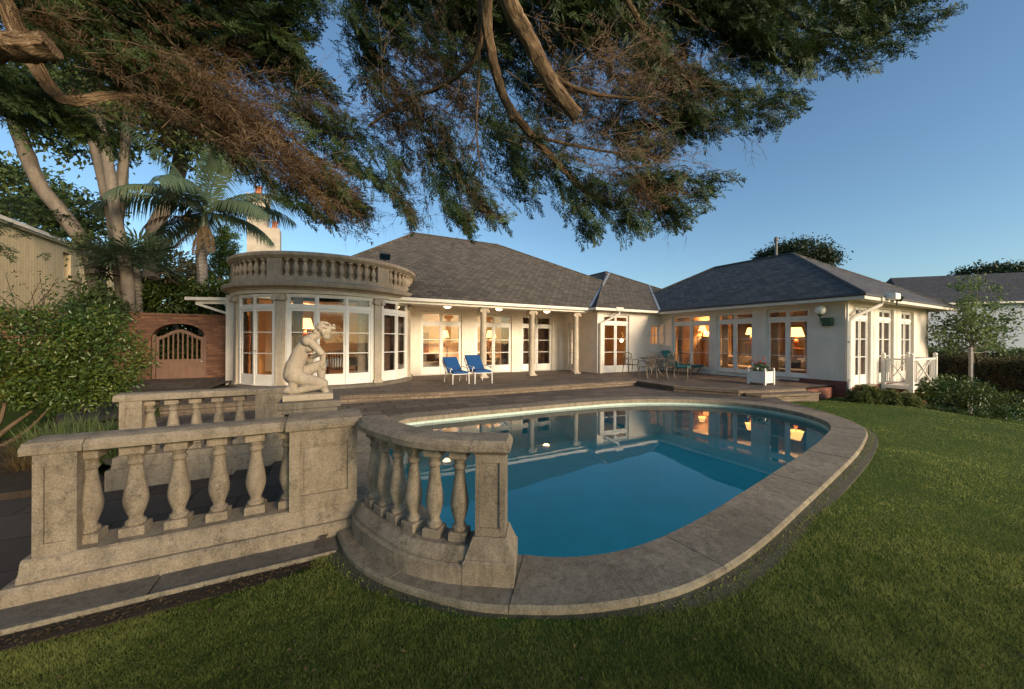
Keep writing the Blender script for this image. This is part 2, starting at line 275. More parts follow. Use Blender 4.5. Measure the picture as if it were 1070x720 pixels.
# ------------------------------------------------------------------ mesh helpers
class MB:
    def __init__(s): s.v = []; s.f = []
    def add(s, vs, fs):
        n = len(s.v); s.v += [tuple(p) for p in vs]; s.f += [tuple(i+n for i in f) for f in fs]; return s
    def poly(s, pts): return s.add(pts, [tuple(range(len(pts)))])
    def hexa(s, p):        # 8 points: bottom 4 ccw, top 4
        return s.add(p, [(3, 2, 1, 0), (4, 5, 6, 7), (0, 1, 5, 4), (1, 2, 6, 5), (2, 3, 7, 6), (3, 0, 4, 7)])
    def box(s, x0, x1, y0, y1, z0, z1):
        return s.hexa([(x0, y0, z0), (x1, y0, z0), (x1, y1, z0), (x0, y1, z0), (x0, y0, z1), (x1, y0, z1), (x1, y1, z1), (x0, y1, z1)])
    def cbox(s, x0, x1, y0, y1, z0, z1, c=0.01):      # chamfered upper/lower box (softened edges)
        def ring(i, z): return [(x0+i, y0+i, z), (x1-i, y0+i, z), (x1-i, y1-i, z), (x0+i, y1-i, z)]
        vs = ring(c, z0)+ring(0, z0+c)+ring(0, z1-c)+ring(c, z1)
        fs = [(3, 2, 1, 0), (12, 13, 14, 15)]
        for r in range(3):
            for i in range(4): fs.append((r*4+i, r*4+(i+1) % 4, r*4+4+(i+1) % 4, r*4+4+i))
        return s.add(vs, fs)
    def bar(s, p, q, wd, hd, up=(0, 0, 1)):           # rectangular bar from p to q
        p = Vector(p); q = Vector(q); d = (q-p).normalized(); u = Vector(up)
        sd = d.cross(u)
        if sd.length < 1e-4: sd = d.cross(Vector((1, 0, 0)))
        sd.normalize(); u = sd.cross(d).normalized()
        a = sd*wd/2; b = u*hd/2
        return s.hexa([p-a-b, p+a-b, p+a+b, p-a+b, q-a-b, q+a-b, q+a+b, q-a+b])
    def tube(s, pts, rad, n=8, cap=True):
        pts = [Vector(p) for p in pts]
        if not hasattr(rad, '__len__'): rad = [rad]*len(pts)
        base = len(s.v); prev = None
        for i, p in enumerate(pts):
            d = (pts[min(i+1, len(pts)-1)]-pts[max(i-1, 0)])
            d = d.normalized() if d.length > 1e-9 else Vector((0, 0, 1))
            if prev is None:
                x = d.orthogonal().normalized()
            else:
                x = prev-d*prev.dot(d); x = x.normalized() if x.length > 1e-6 else d.orthogonal().normalized()
            prev = x; y = d.cross(x)
            for k in range(n):
                t = 2*math.pi*k/n; q = p+(x*math.cos(t)+y*math.sin(t))*rad[i]; s.v.append((q.x, q.y, q.z))
        for i in range(len(pts)-1):
            for k in range(n):
                a = base+i*n+k; b = base+i*n+(k+1) % n
                s.f.append((a, b, b+n, a+n))
        if cap:
            s.f.append(tuple(base+k for k in range(n-1, -1, -1)))
            e = base+(len(pts)-1)*n; s.f.append(tuple(e+k for k in range(n)))
        return s
    def lathe(s, c, prof, n=20, a0=0.0, sx=1, sy=1):
        base = len(s.v)
        for r, z in prof:
            for k in range(n):
                t = a0+2*math.pi*k/n; s.v.append((c[0]+r*math.cos(t)*sx, c[1]+r*math.sin(t)*sy, c[2]+z))
        m = len(prof)
        for i in range(m-1):
            for k in range(n):
                a = base+i*n+k; b = base+i*n+(k+1) % n; s.f.append((a, b, b+n, a+n))
        s.f.append(tuple(base+k for k in range(n-1, -1, -1))); s.f.append(tuple(base+(m-1)*n+k for k in range(n)))
        return s
    def ball(s, c, r, n=12, m=8, sz=1):
        return s.lathe(c, [(max(1e-3, r*math.sin(math.pi*i/m)), -r*sz*math.cos(math.pi*i/m)) for i in range(m+1)], n)
    def sweep(s, path, prof, closed=False):           # path: plan polyline, prof: closed (offset to the left, z) outline
        P = [Vector((p[0], p[1])) for p in path]; n = len(P); m = len(prof); base = len(s.v)
        for i in range(n):
            if closed: d0 = (P[i]-P[i-1]).normalized(); d1 = (P[(i+1) % n]-P[i]).normalized()
            else:
                d0 = (P[i]-P[i-1]).normalized() if i > 0 else (P[1]-P[0]).normalized()
                d1 = (P[i+1]-P[i]).normalized() if i < n-1 else d0
            n0 = Vector((-d0.y, d0.x)); n1 = Vector((-d1.y, d1.x)); nn = (n0+n1)
            nn = nn/max(0.25, nn.length*nn.length/2) if nn.length > 1e-6 else n0
            for o, z in prof: s.v.append((P[i].x+nn.x*o, P[i].y+nn.y*o, z))
        for i in range(n if closed else n-1):
            j = (i+1) % n
            for k in range(m):
                a = base+i*m+k; b = base+i*m+(k+1) % m; c = base+j*m+(k+1) % m; d = base+j*m+k
                s.f.append((a, d, c, b))
        if not closed:
            s.f.append(tuple(base+k for k in range(m))); e = base+(n-1)*m; s.f.append(tuple(e+k for k in range(m-1, -1, -1)))
        return s
    def xf(s, M, start=0):
        for i in range(start, len(s.v)):
            q = M @ Vector(s.v[i]); s.v[i] = (q.x, q.y, q.z)
        return s
    def wobble(s, amt, seed=1):
        r = np.random.default_rng(seed); V = np.array(s.v); V += r.normal(size=V.shape)*amt; s.v = [tuple(p) for p in V]; return s
    def build(s, name, mats, parent=None, origin=None, smooth=None, frame='H'):
        me = bpy.data.meshes.new(name)
        if origin is None: origin = tuple(parent['_o']) if parent is not None and '_o' in parent else (0, 0, 0)
        V = np.array(s.v, dtype=float)-np.array(origin)
        me.from_pydata(V.tolist(), [], s.f); me.update()
        box_uv(me, origin)
        return link(name, me, mats, parent, origin, smooth, frame)
def box_uv(me, origin):
    uvl = me.uv_layers.new(name='UVMap'); nl = len(me.loops); np_ = len(me.polygons)
    co = np.empty(len(me.vertices)*3); me.vertices.foreach_get('co', co); co = co.reshape(-1, 3)+np.array(origin)
    nr = np.empty(np_*3); me.polygons.foreach_get('normal', nr); nr = nr.reshape(-1, 3)
    lt = np.empty(np_, dtype=int); me.polygons.foreach_get('loop_total', lt)
    lv = np.empty(nl, dtype=int); me.loops.foreach_get('vertex_index', lv)
    fi = np.repeat(np.arange(np_), lt); N = nr[fi]; P = co[lv]
    U = np.stack([-N[:, 1], N[:, 0], np.zeros(nl)], 1); L = np.linalg.norm(U, axis=1)
    flat = L < 0.05
    U[flat] = (1, 0, 0); L[flat] = 1; U /= L[:, None]
    Vv = np.cross(N, U); Vv[flat] = (0, 1, 0)
    uv = np.stack([(P*U).sum(1), (P*Vv).sum(1)], 1).astype(np.float32); uvl.data.foreach_set('uv', uv.ravel())
def link(name, me, mats, parent, origin, smooth, frame):
    for m in (mats if isinstance(mats, (list, tuple)) else [mats]): me.materials.append(m)
    if smooth is not None:
        me.polygons.foreach_set('use_smooth', [True]*len(me.polygons))
        try: me.set_sharp_from_angle(angle=R(smooth))
        except Exception: pass
    o = bpy.data.objects.new(name, me); COL.objects.link(o)
    if parent is not None: o.parent = parent
    elif frame == 'H':
        o.matrix_world = HM @ Matrix.Translation(origin); o['_o'] = origin
    else:
        o.location = origin; o['_o'] = origin
    if parent is not None and '_o' in parent: o['_o'] = tuple(parent['_o'])
    return o
def tag(o, label=None, cat=None, group=None, kind=None):
    if label: o['label'] = label
    if cat: o['category'] = cat
    if group: o['group'] = group
    if kind: o['kind'] = kind
    return o
def thing(name, label, cat, base=(0, 0, 0), group=None, frame='H', rz=0.0):
    o = bpy.data.objects.new(name, None); COL.objects.link(o); o.empty_display_size = 0.2
    M = Matrix.Translation(base)
    o.matrix_world = (HM @ M @ Matrix.Rotation(rz, 4, 'Z')) if frame == 'H' else (M @ Matrix.Rotation(rz, 4, 'Z'))
    o['_o'] = tuple(base); return tag(o, label, cat, group)
def local_thing(name, label, cat, base, rz=0.0, group=None, frame='H'):      # parts modelled round (0,0,0)
    o = thing(name, label, cat, base, group, frame, rz); o['_o'] = (0, 0, 0); return o
def struct(o): o['kind'] = 'structure'; return o
def copy_tree(o, parent=None):
    c = o.copy(); COL.objects.link(c)
    if parent is not None: c.parent = parent; c.matrix_parent_inverse = o.matrix_parent_inverse.copy()
    for ch in list(o.children): copy_tree(ch, c)
    return c
def place(o, base, rz=0.0): o.matrix_world = HM @ Matrix.Translation(base) @ Matrix.Rotation(rz, 4, 'Z')
def spline(pts, n=6, closed=False):
    P = [np.array(p, float) for p in pts]; out = []; N = len(P)
    for i in range(N if closed else N-1):
        if closed: p0, p1, p2, p3 = P[i-1], P[i], P[(i+1) % N], P[(i+2) % N]
        else: p0, p1, p2, p3 = P[max(i-1, 0)], P[i], P[i+1], P[min(i+2, N-1)]
        for k in range(n):
            t = k/n
            out.append(0.5*((2*p1)+(p2-p0)*t+(2*p0-5*p1+4*p2-p3)*t*t+(3*p1-p0-3*p2+p3)*t**3))
    if not closed: out.append(P[-1])
    return [tuple(p) for p in out]
def bigmesh(name, V, T, mat, parent=None, tint=None, origin=(0, 0, 0), frame='W'):
    me = bpy.data.meshes.new(name); V = (np.asarray(V, np.float32)-np.array(origin, np.float32)); T = np.asarray(T, np.int32)
    me.vertices.add(len(V)); me.vertices.foreach_set('co', V.ravel())
    me.loops.add(T.size); me.loops.foreach_set('vertex_index', T.ravel())
    k = T.shape[1]; me.polygons.add(len(T)); me.polygons.foreach_set('loop_start', np.arange(0, T.size, k, dtype=np.int32))
    me.update(calc_edges=True)
    if tint is not None:
        at_ = me.attributes.new('tint', 'FLOAT', 'POINT'); at_.data.foreach_set('value', np.clip(np.asarray(tint, np.float32), 0, 1))
    return link(name, me, mat, parent, origin, None, frame)
def inpoly(px, py, poly):
    c = np.zeros(len(px), bool); n = len(poly)
    for i in range(n):
        x1, y1 = poly[i]; x2, y2 = poly[i-1]
        if y1 == y2: continue
        t = ((y1 > py) != (y2 > py)) & (px < (x2-x1)*(py-y1)/(y2-y1)+x1); c ^= t
    return c
def unit(v): return v/np.maximum(1e-9, np.linalg.norm(v, axis=-1, keepdims=True))
def frames(d, up):                                 # orthonormal frames from direction and rough normal
    d = unit(d); s = unit(np.cross(up, d)+1e-6); n = np.cross(d, s); return np.stack([d, s, n], -1)
def scatter(tmpl, pos, fr, sc):                    # copies of a small template (verts, tris) merged to one mesh
    tv, tt = tmpl; n = len(pos)
    V = np.einsum('nij,kj->nki', fr, tv)*np.asarray(sc).reshape(-1, 1, 1)+pos[:, None, :]
    T = tt[None]+(np.arange(n)*len(tv))[:, None, None]
    return V.reshape(-1, 3), T.reshape(-1, tt.shape[1])
def merge(parts):
    Vs, Ts, Qs = [], [], []; o = 0
    for V, T, q in parts:
        Vs.append(V); Ts.append(T+o); Qs.append(q); o += len(V)
    return np.concatenate(Vs), np.concatenate(Ts), np.concatenate(Qs)
from mathutils.geometry import tessellate_polygon
# ------------------------------------------------------------------ the ground, pool and paving
POOL = [(-2.3, -7.85), (0, -7.85), (1.6, -7.9), (3.0, -8.05), (4.0, -8.4), (4.85, -8.9), (5.4, -9.55), (5.6, -10.4), (5.4, -11.2), (4.95, -11.75),
        (4.35, -12.1), (3.54, -12.33), (2.62, -12.55), (1.14, -12.83), (0.02, -13.03), (-.88, -13.19), (-1.5, -13.27), (-2.0, -13.28), (-2.4, -13.2),
        (-2.72, -13.03), (-2.98, -12.75), (-3.2, -12.2), (-3.3, -11.3), (-3.3, -10.2), (-3.25, -9.2), (-3.05, -8.4), (-2.75, -8.0)]
PW = [.5]*27; PW[18] = .5; PW[19] = .54; PW[20] = .64; PW[21] = .78; PW[22] = .7; PW[6] = .55; PW[7] = .6; PW[8] = .6; PW[9] = .52
NS = 10
pin = np.array(spline(POOL, NS, True)); pw = np.array([p[0] for p in spline([(x, 0) for x in PW], NS, True)])
tg = np.roll(pin, -1, 0)-np.roll(pin, 1, 0); tg /= np.linalg.norm(tg, axis=1)[:, None]
pn = np.stack([-tg[:, 1], tg[:, 0]], 1); pout = pin+pn*pw[:, None]
NP = len(pin)
I0, I1 = 8*NS+4, 21*NS+7                       # stretch of the pool edge that borders the lawn
led = pout[I0:I1+1]+pn[I0:I1+1]*0.13            # outer line of the sunk edging
def tess(polys, z):
    vs = [tuple(p) for pl in polys for p in pl]
    t = tessellate_polygon([[Vector((p[0], p[1], 0)) for p in pl] for pl in polys])
    out = []
    for tri in t:
        a, b, c = [vs[i] for i in tri]
        if (b[0]-a[0])*(c[1]-a[1])-(b[1]-a[1])*(c[0]-a[0]) < 0: tri = (tri[0], tri[2], tri[1])
        out.append(tuple(tri))
    return [(p[0], p[1], z) for p in vs], out
def slab(mb, poly, z0, z1):
    v, t = tess([poly], z1); mb.add(v, t)
    n = len(poly); area = sum(poly[i][0]*poly[(i+1) % n][1]-poly[(i+1) % n][0]*poly[i][1] for i in range(n))
    for i in range(n):
        p, q = (poly[i], poly[(i+1) % n]) if area > 0 else (poly[(i+1) % n], poly[i])
        mb.poly([(p[0], p[1], z0), (q[0], q[1], z0), (q[0], q[1], z1), (p[0], p[1], z1)])
    return mb
def gz(X, Y):                                    # lawn height (world x, y)
    X = np.asarray(X, float); Y = np.asarray(Y, float)
    z = -0.052-0.02*np.clip(X-3, 0, 9)-0.01*np.clip(2.0-Y, 0, 30)
    t = np.clip((X-11.3-np.clip(Y-9, -3, 3)*0.05)/2.5, 0, 1); z = z-0.9*t*t*(3-2*t)
    z = z+0.02*np.sin(X*1.3+Y*0.7)*np.sin(Y*0.9)
    return z
hard = [tuple(p) for p in led]+[(-4.3, -12.36), (-15, -12.36), (-15, 4), (11.05, 4), (11.05, -9.95), (8.6, -9.9), (7.3, -9.4), (6.9, -9.9), (6.7, -10.8)]
lawnpoly_hard = hard
def grid(lo, hi, f0, f1, fine, coarse_n):
    a = list(np.arange(f0, f1, fine)); l = list(f0-np.geomspace(fine, f0-lo, coarse_n))[::-1]; r = list(f1+np.geomspace(fine, hi-f1, coarse_n)); return np.array(l+a+r)
ga = grid(-600, 600, -9, 13, 0.16, 26); gb = grid(-300, 900, -16, -6, 0.16, 26)
GA, GB = np.meshgrid(ga, gb, indexing='ij')
GX = O[0]+GA*E1[0]+GB*E2[0]; GY = O[1]+GA*E1[1]+GB*E2[1]
GZ = gz(GX, GY)
inp = inpoly(GA.ravel(), GB.ravel(), [tuple(p) for p in (pin+pn*0.25)[::3]]).reshape(GA.shape); GZ[inp] = -2.4
inh = inpoly(GA.ravel(), GB.ravel(), [(-15, -12.2), (-4.0, -12.2), (-3.8, -12.5), (-3.4, -12.9), (-3.4, -9), (5.5, -8.0), (7, -9.2), (8.4, -9.7), (10.9, -9.6), (10.9, 5), (-7, 5), (-9, -7), (-15, -9)]).reshape(GA.shape); GZ[inh & ~inp] = -0.42
na, nb_ = GA.shape
idx = np.arange(na*nb_).reshape(na, nb_)
quads = np.stack([idx[:-1, :-1], idx[1:, :-1], idx[1:, 1:], idx[:-1, 1:]], -1).reshape(-1, 4)
lawn = bigmesh('lawn', np.stack([GX, GY, GZ], -1).reshape(-1, 3), quads, M_lawn); struct(lawn)
# pool shell
mb = MB(); wl = pin+pn*0.03
for i in range(NP):
    j = (i+1) % NP; p, q = wl[i], wl[j]; mb.poly([(p[0], p[1], -.06), (q[0], q[1], -.06), (q[0], q[1], -.36), (p[0], p[1], -.36)])
struct(mb.build('pool_tile_band', M_tile))
mb = MB()
for i in range(NP):
    j = (i+1) % NP; p, q = wl[i], wl[j]; mb.poly([(p[0], p[1], -.36), (q[0], q[1], -.36), (q[0], q[1], -.95), (p[0], p[1], -.95)])
v, t = tess([[tuple(p) for p in wl]], -.95); mb.add(v, t); struct(mb.build('pool_basin', M_basin))
v, t = tess([[tuple(p) for p in pin+pn*0.028]], -0.135); struct(MB().add(v, t).build('pool_water', M_water))
# coping slabs with open joints
mi = []; mb = MB(); seglen = np.linalg.norm(np.roll(pout, -1, 0)-pout, axis=1); cum = np.concatenate([[0], np.cumsum(seglen)])
def samp(arr, s):
    s = s % cum[-1]; i = min(np.searchsorted(cum, s, 'right')-1, NP-1); f = (s-cum[i])/seglen[i]; return arr[i]*(1-f)+arr[(i+1) % NP]*f
nst = int(cum[-1]/0.78); step = cum[-1]/nst; cuts = [k*step+random.uniform(-.06, .06) for k in range(nst)]; cuts.append(cuts[0]+cum[-1])
for k in range(nst):
    s0 = cuts[k]+0.0025; s1 = cuts[k+1]-0.0025; rows = []; dz = random.uniform(-.004, .004)
    for m in range(7):
        s = s0+(s1-s0)*m/6; a = samp(pin, s); b = samp(pout, s); d = (b-a)/np.linalg.norm(b-a)
        if m in (0, 6): pass
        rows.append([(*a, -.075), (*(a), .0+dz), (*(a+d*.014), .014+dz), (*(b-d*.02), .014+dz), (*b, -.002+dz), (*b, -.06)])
    base = len(mb.v)
    for r_ in rows: mb.v += [tuple(p) for p in r_]
    for m in range(6):
        for c in range(6):
            a = base+m*6+c; b = base+m*6+(c+1) % 6; mb.f.append((a, a+6, b+6, b))
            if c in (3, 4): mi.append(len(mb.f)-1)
    mb.f.append(tuple(base+c for c in range(6))); mb.f.append(tuple(base+36+c for c in range(5, -1, -1)))
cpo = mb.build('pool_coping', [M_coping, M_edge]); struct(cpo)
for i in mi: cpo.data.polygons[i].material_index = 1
mb = MB()                                         # bed under the joints
for i in range(NP):
    j = (i+1) % NP; a, b, c, d = pin[i]+pn[i]*.04, pout[i]-pn[i]*.03, pout[j]-pn[j]*.03, pin[j]+pn[j]*.04
    mb.poly([(*a, -.004), (*d, -.004), (*c, -.004), (*b, -.004)])
struct(mb.build('coping_bed', M_gutter))
# sunk stone edging round the lawn side of the pool and along the front balustrade
edge_in = [tuple(p) for p in pout[I0:I1+1]-pn[I0:I1+1]*.02]; edge_out = [tuple(p) for p in led]
mb = MB()
def strip(mb, A, B, z, zb, gap=0):
    for i in range(len(A)-1):
        mb.poly([(*A[i], z), (*A[i+1], z), (*B[i+1], z-.008), (*B[i], z-.008)]) if False else mb.poly([(*A[i], z), (*B[i], z-.035), (*B[i+1], z-.035), (*A[i+1], z)][::-1])
        mb.poly([(*B[i], z-.035), (*B[i], zb), (*B[i+1], zb), (*B[i+1], z-.035)][::-1])
strip(mb, edge_in, edge_out, -.024, -.2)
struct(mb.build('lawn_edging', M_gutter))
mb = MB()
for k in range(9):
    x1 = -3.98-k*1.15; mb.cbox(x1-1.144, x1, -12.2, -11.9, -.2, -.03+random.uniform(-.003, .003), .008)
struct(mb.build('stone_kerb', M_stone_d))
mb = MB(); mb.cbox(-15, -4.03, -12.222, -12.201, -.2, -.027, .006); struct(mb.build('kerb_edge', M_edge))  # thin pale strip painting the worn kerb edge and the light it catches
mb = MB(); mb.box(-15, -4.1, -12.37, -12.223, -.2, -.056); struct(mb.build('soil_strip', M_soil))
# deck between pool and terrace, terrace, steps
deckp = [(-4.15, -12.0), (-4.15, -9.2), (-6.4, -9.2), (-7.6, -5.5), (6.2, -5.5), (6.2, -7.3), (7.2, -8.6), (8.5, -9.4), (8.6, -9.95), (7.45, -9.62), (6.95, -10.1), (6.3, -11.2), (5.9, -11.5), (0, -10)]
v, t = tess([[(-4.15, -12.2), (-4.15, -9.3), (-6.4, -9.2), (-7.6, -5.4), (6.2, -5.4), (6.2, -7.3), (7.2, -8.6), (8.6, -9.3), (8.75, -9.95), (7.5, -9.62), (6.9, -10.2), (6.25, -11.25), *[tuple(p) for p in (pout-pn*.03)[8*NS+2:0:-2]], *[tuple(p) for p in (pout-pn*.03)[NP-1:22*NS-4:-2]]]], 0.0)
struct(MB().add(v, t).build('pool_deck', M_pave))
def tz(b): return 0.17-0.014*max(0.0, b+5.7)
mb = MB()
tp = [(-7.2, -5.2), (-3.2, -5.22), (-1.7, -5.5), (0.2, -5.72), (2.5, -5.72), (5.95, -5.86), (5.85, -7.5), (6.75, -9.0), (7.4, -9.3), (9.15, -9.62), (11.1, -9.62), (11.1, -5.7)]
tback = [(11.3, 0.3), (-7.2, 0.3)]
v, t = tess([tp+tback], 0); v = [(p[0], p[1], tz(p[1])) for p in v]; mb.add(v, t)
struct(mb.build('terrace', M_pave))
mb = MB(); path = tp[:10]
mb.sweep(path, [(-.035, .10), (-.035, .172), (.0, .178), (.28, .178), (.28, .10)]); struct(mb.build('terrace_nosing', M_curb))
mb = MB(); mb.sweep([(9.16, -9.63), (11.02, -9.63)], [(0, -.5), (0, .105), (.2, .105), (.2, -.5)]); struct(mb.build('terrace_brick_riser', M_brick2))
mb = MB(); mb.sweep(path, [(0, -.15), (0, .099), (.25, .099), (.25, -.15)]); struct(mb.build('terrace_riser', M_curb))
mb = MB(); sp = [(7.0, -9.5), (9.15, -10.0)]
mb.sweep([(6.85, -9.15), (7.05, -9.48), (9.2, -9.99)], [(-.02, .045), (-.02, .088), (.5, .088), (.5, .045)])
mb.sweep([(6.87, -9.15), (7.06, -9.47), (9.19, -9.97)], [(0, -.3), (0, .044), (.45, .044), (.45, -.3)]); struct(mb.build('terrace_step', M_curb))
# lower path between the two balustrades, with two shallow steps
mb = MB(); slab(mb, [(-20, -11.6), (-4.2, -11.6), (-4.2, -9.3), (-20, -9.3)], -.4, -.16); struct(mb.build('garden_path', M_pave2))
mb = MB()
for k in range(2): mb.cbox(-5.15+k*.42, -4.15, -11.58, -9.36, -.159, -.108+k*.052, .008)
struct(mb.build('path_step', M_pave2))
mb = MB(); mb.poly([(-8.4, -5.9, .03), (-7.5, -5.35, .045), (-6.7, .4, .29), (-9.5, .4, .29), (-9.4, -3.5, .13)]); mb.poly([(-6.43, -9.05, -.03), (-7.5, -5.36, -.004), (-8.4, -5.9, -.02)]); struct(mb.build('upper_path', M_pave))
# planting beds
mb = MB(); slab(mb, [(-30, -9.28), (-6.42, -9.28), (-8.35, -6.0), (-9.4, -3.5), (-9.5, .3), (-30, .3)], -.3, -.085); struct(mb.build('garden_bed', M_soil))

# ------------------------------------------------------------------ the house
HOUSE = thing('house', 'long single storey cream house with slate hipped roofs, bowed window bay and lit french doors', 'house', (0, 0, 0))
def wall(mb, p, q, z0, z1, th, ops=()):           # outer face on the right of p->q; ops: (t0,t1,z0,z1)
    p = np.array(p, float); q = np.array(q, float); L = np.linalg.norm(q-p); d = (q-p)/L; n = np.array([d[1], -d[0]])
    ts = sorted({0, L, *[o[0] for o in ops], *[o[1] for o in ops]}); zs = sorted({z0, z1, *[o[2] for o in ops], *[o[3] for o in ops]})
    for i in range(len(ts)-1):
        for j in range(len(zs)-1):
            tc = (ts[i]+ts[i+1])/2; zc = (zs[j]+zs[j+1])/2
            if any(o[0] < tc < o[1] and o[2] < zc < o[3] for o in ops): continue
            A = p+d*ts[i]; B = p+d*ts[i+1]
            mb.hexa([(*A, zs[j]), (*B, zs[j]), (*(B-n*th), zs[j]), (*(A-n*th), zs[j]), (*A, zs[j+1]), (*B, zs[j+1]), (*(B-n*th), zs[j+1]), (*(A-n*th), zs[j+1])])
def door(pts, z0, ztop, zt, recess=0.09, rows=3, glassm=M_glass, name='french_door', label=None, handle=True, bot=.30, st=.055, bars=True):
    pts = [np.array(p, float) for p in pts]; mf = MB(); mg = MB(); n_ = len(pts)-1; mh = MB()
    for i in range(n_):
        P, Q = pts[i], pts[i+1]; L = np.linalg.norm(Q-P); d = (Q-P)/L; nn = np.array([d[1], -d[0]])
        def bx(t0, t1, za, zb, d0=0.0, d1=.06, m=mf):
            o = -recess
            c = [P+d*t0+nn*(o-d1), P+d*t1+nn*(o-d1), P+d*t1+nn*(o-d0), P+d*t0+nn*(o-d0)]
            m.hexa([(*c[3], za), (*c[2], za), (*c[1], za), (*c[0], za), (*c[3], zb), (*c[2], zb), (*c[1], zb), (*c[0], zb)])
        e0 = .055 if i == 0 else .022; e1 = .055 if i == n_-1 else .022
        bx(0, e0, z0, ztop, -.02, .09); bx(L-e1, L, z0, ztop, -.02, .09)
        bx(e0, L-e1, ztop-.06, ztop, -.02, .09); bx(e0, L-e1, zt-.05, zt+.05, -.022, .088)
        bx(e0, L-e1, z0-.0, z0+.025, -.03, .09)
        x0, x1 = e0+.003, L-e1-.003; zb, zu = z0+.027, zt-.053
        bx(x0, x0+st, zb, zu); bx(x1-st, x1, zb, zu)
        bx(x0+st, x1-st, zb, zb+bot); bx(x0+st, x1-st, zu-.07, zu)
        g0, g1 = zb+bot, zu-.07
        if bars:
            for k in range(1, rows): z = g0+(g1-g0)*k/rows; bx(x0+st, x1-st, z-.013, z+.013, .008, .052)
        # transom sash
        bx(x0, x0+.035, zt+.053, ztop-.063); bx(x1-.035, x1, zt+.053, ztop-.063); bx(x0+.035, x1-.035, zt+.053, zt+.085); bx(x0+.035, x1-.035, ztop-.095, ztop-.063)
        for (u0, u1, za, zz) in ((x0+st, x1-st, g0, g1), (x0+.035, x1-.035, zt+.085, ztop-.095)):
            a = P+d*u0-nn*(recess+.03); b = P+d*u1-nn*(recess+.03); mg.poly([(*a, za), (*b, za), (*b, zz), (*a, zz)])
        if handle and n_ >= 2 and i == n_//2-0:
            hz = z0+1.02; c = P+d*(x0+.03)-nn*(recess-.012); mh.tube([(*c, hz), (*(c+nn*.04), hz)], .009, 6); mh.tube([(*(c+nn*.04), hz), (*(c+nn*.04+d*.09), hz)], .008, 6)
    o = mf.build(name, M_white, HOUSE); tag(o, label)
    mg.build('glass_pane', glassm, o)
    if mh.v: mh.build('handle', M_iron, o)
    return o
# --- french doors of the long facade
mw = MB(); ops = []
DM = [(-.5, 1.33), (2.0, 3.86), (4.42, 6.2)]
for (x0, x1) in DM: ops.append((x0+2.2, x1+2.2, .1, 2.84))
wall(mw, (-2.2, 0), (6.95, 0), -.1, 3.05, .28, ops)
BF = -2.55; WA = 11.05; SB = -9.93                # bay front, wing front, wing side
bay = [onb(631.0, 355, BF)[0], onb(657.5, 355, BF)[0]]; win = [onb(680.0, 355, BF)[0], onb(689.3, 355, BF)[0]]
wall(mw, (6.95, 0), (6.95, BF+.28), -.1, 3.05, .28, [(.35, 1.15, .1, 2.5)])
L0 = 6.95
wall(mw, (L0, BF), (WA+.3, BF), -.1, 3.05, .28, [(bay[0]-L0, bay[1]-L0, .1, 2.84), (win[0]-L0, win[1]-L0, 1.42, 2.4)])
WD = [(ona(702, 355, WA)[0], ona(742, 355, WA)[0]), (ona(748.3, 355, WA)[0], ona(787, 355, WA)[0]), (ona(800, 355, WA)[0], ona(845.7, 355, WA)[0])]
wall(mw, (WA, BF), (WA, SB), .32, 3.05, .28, [(BF-x, BF-y, .33, 2.84) for x, y in WD])
wall(mw, (WA, BF), (WA, -8.9), -.1, .32, .28, [(BF-x, BF-max(y, -8.9), .12, .33) for x, y in WD])
SD = [(onb(893.8, 355, SB)[0], onb(910, 355, SB)[0]), (onb(918.6, 355, SB)[0], onb(934, 355, SB)[0]), (onb(941.8, 355, SB)[0], onb(955, 355, SB)[0])]
wall(mw, (WA+.28, SB), (18.8, SB), .1, 3.05, .3, [(x-WA-.28, y-WA-.28, .14, 2.84) for x, y in SD])
wall(mw, (18.8, SB), (18.8, 0), -.6, 3.05, .28)
wall(mw, (18.8, -1.0), (WA, -1.0), -.2, 3.05, .25)
wall(mw, (-7.0, 5.2), (-7.0, -.6), -.2, 3.05, .28); wall(mw, (11.5, 5.2), (-7, 5.2), -.2, 3.05, .28)
mw.build('wall', M_render, HOUSE)
for (x0, x1) in DM: door([(x0, 0), ((x0+x1)/2, 0), (x1, 0)], .115, 2.83, 2.35)
door([(6.95, -.36), (6.95, -1.14)], .115, 2.48, 2.3, label='narrow side door behind the last column', handle=False)
door([(bay[0], BF), (sum(bay)/2, BF), (bay[1], BF)], .12, 2.83, 2.47)
mfw = MB(); mgw = MB(); x0, x1 = win; y = BF+.1
for t0, t1, za, zb in ((x0, x0+.06, 1.43, 2.39), (x1-.06, x1, 1.43, 2.39), (x0+.06, x1-.06, 1.43, 1.49), (x0+.06, x1-.06, 2.33, 2.39), (x0+.06, x1-.06, 1.90, 1.93), ((x0+x1)/2-.015, (x0+x1)/2+.015, 1.49, 1.9), ((x0+x1)/2-.015, (x0+x1)/2+.015, 1.93, 2.33)):
    mfw.box(t0, t1, y, y+.05, za, zb)
wn = mfw.build('window', M_white, HOUSE); tag(wn, 'small high window beside the inner corner')
mgw.poly([(x0+.06, y+.03, 1.49), (x1-.06, y+.03, 1.49), (x1-.06, y+.03, 2.33), (x0+.06, y+.03, 2.33)]).build('glass_pane', M_glass, wn)
for (x, y) in WD: door([(WA, x), (WA, (x+y)/2), (WA, y)], .15, 2.83, 2.47)
for (x, y) in SD: door([(x, SB), ((x+y)/2, SB), (y, SB)], .15, 2.83, 2.47, recess=.1, glassm=M_glassd)
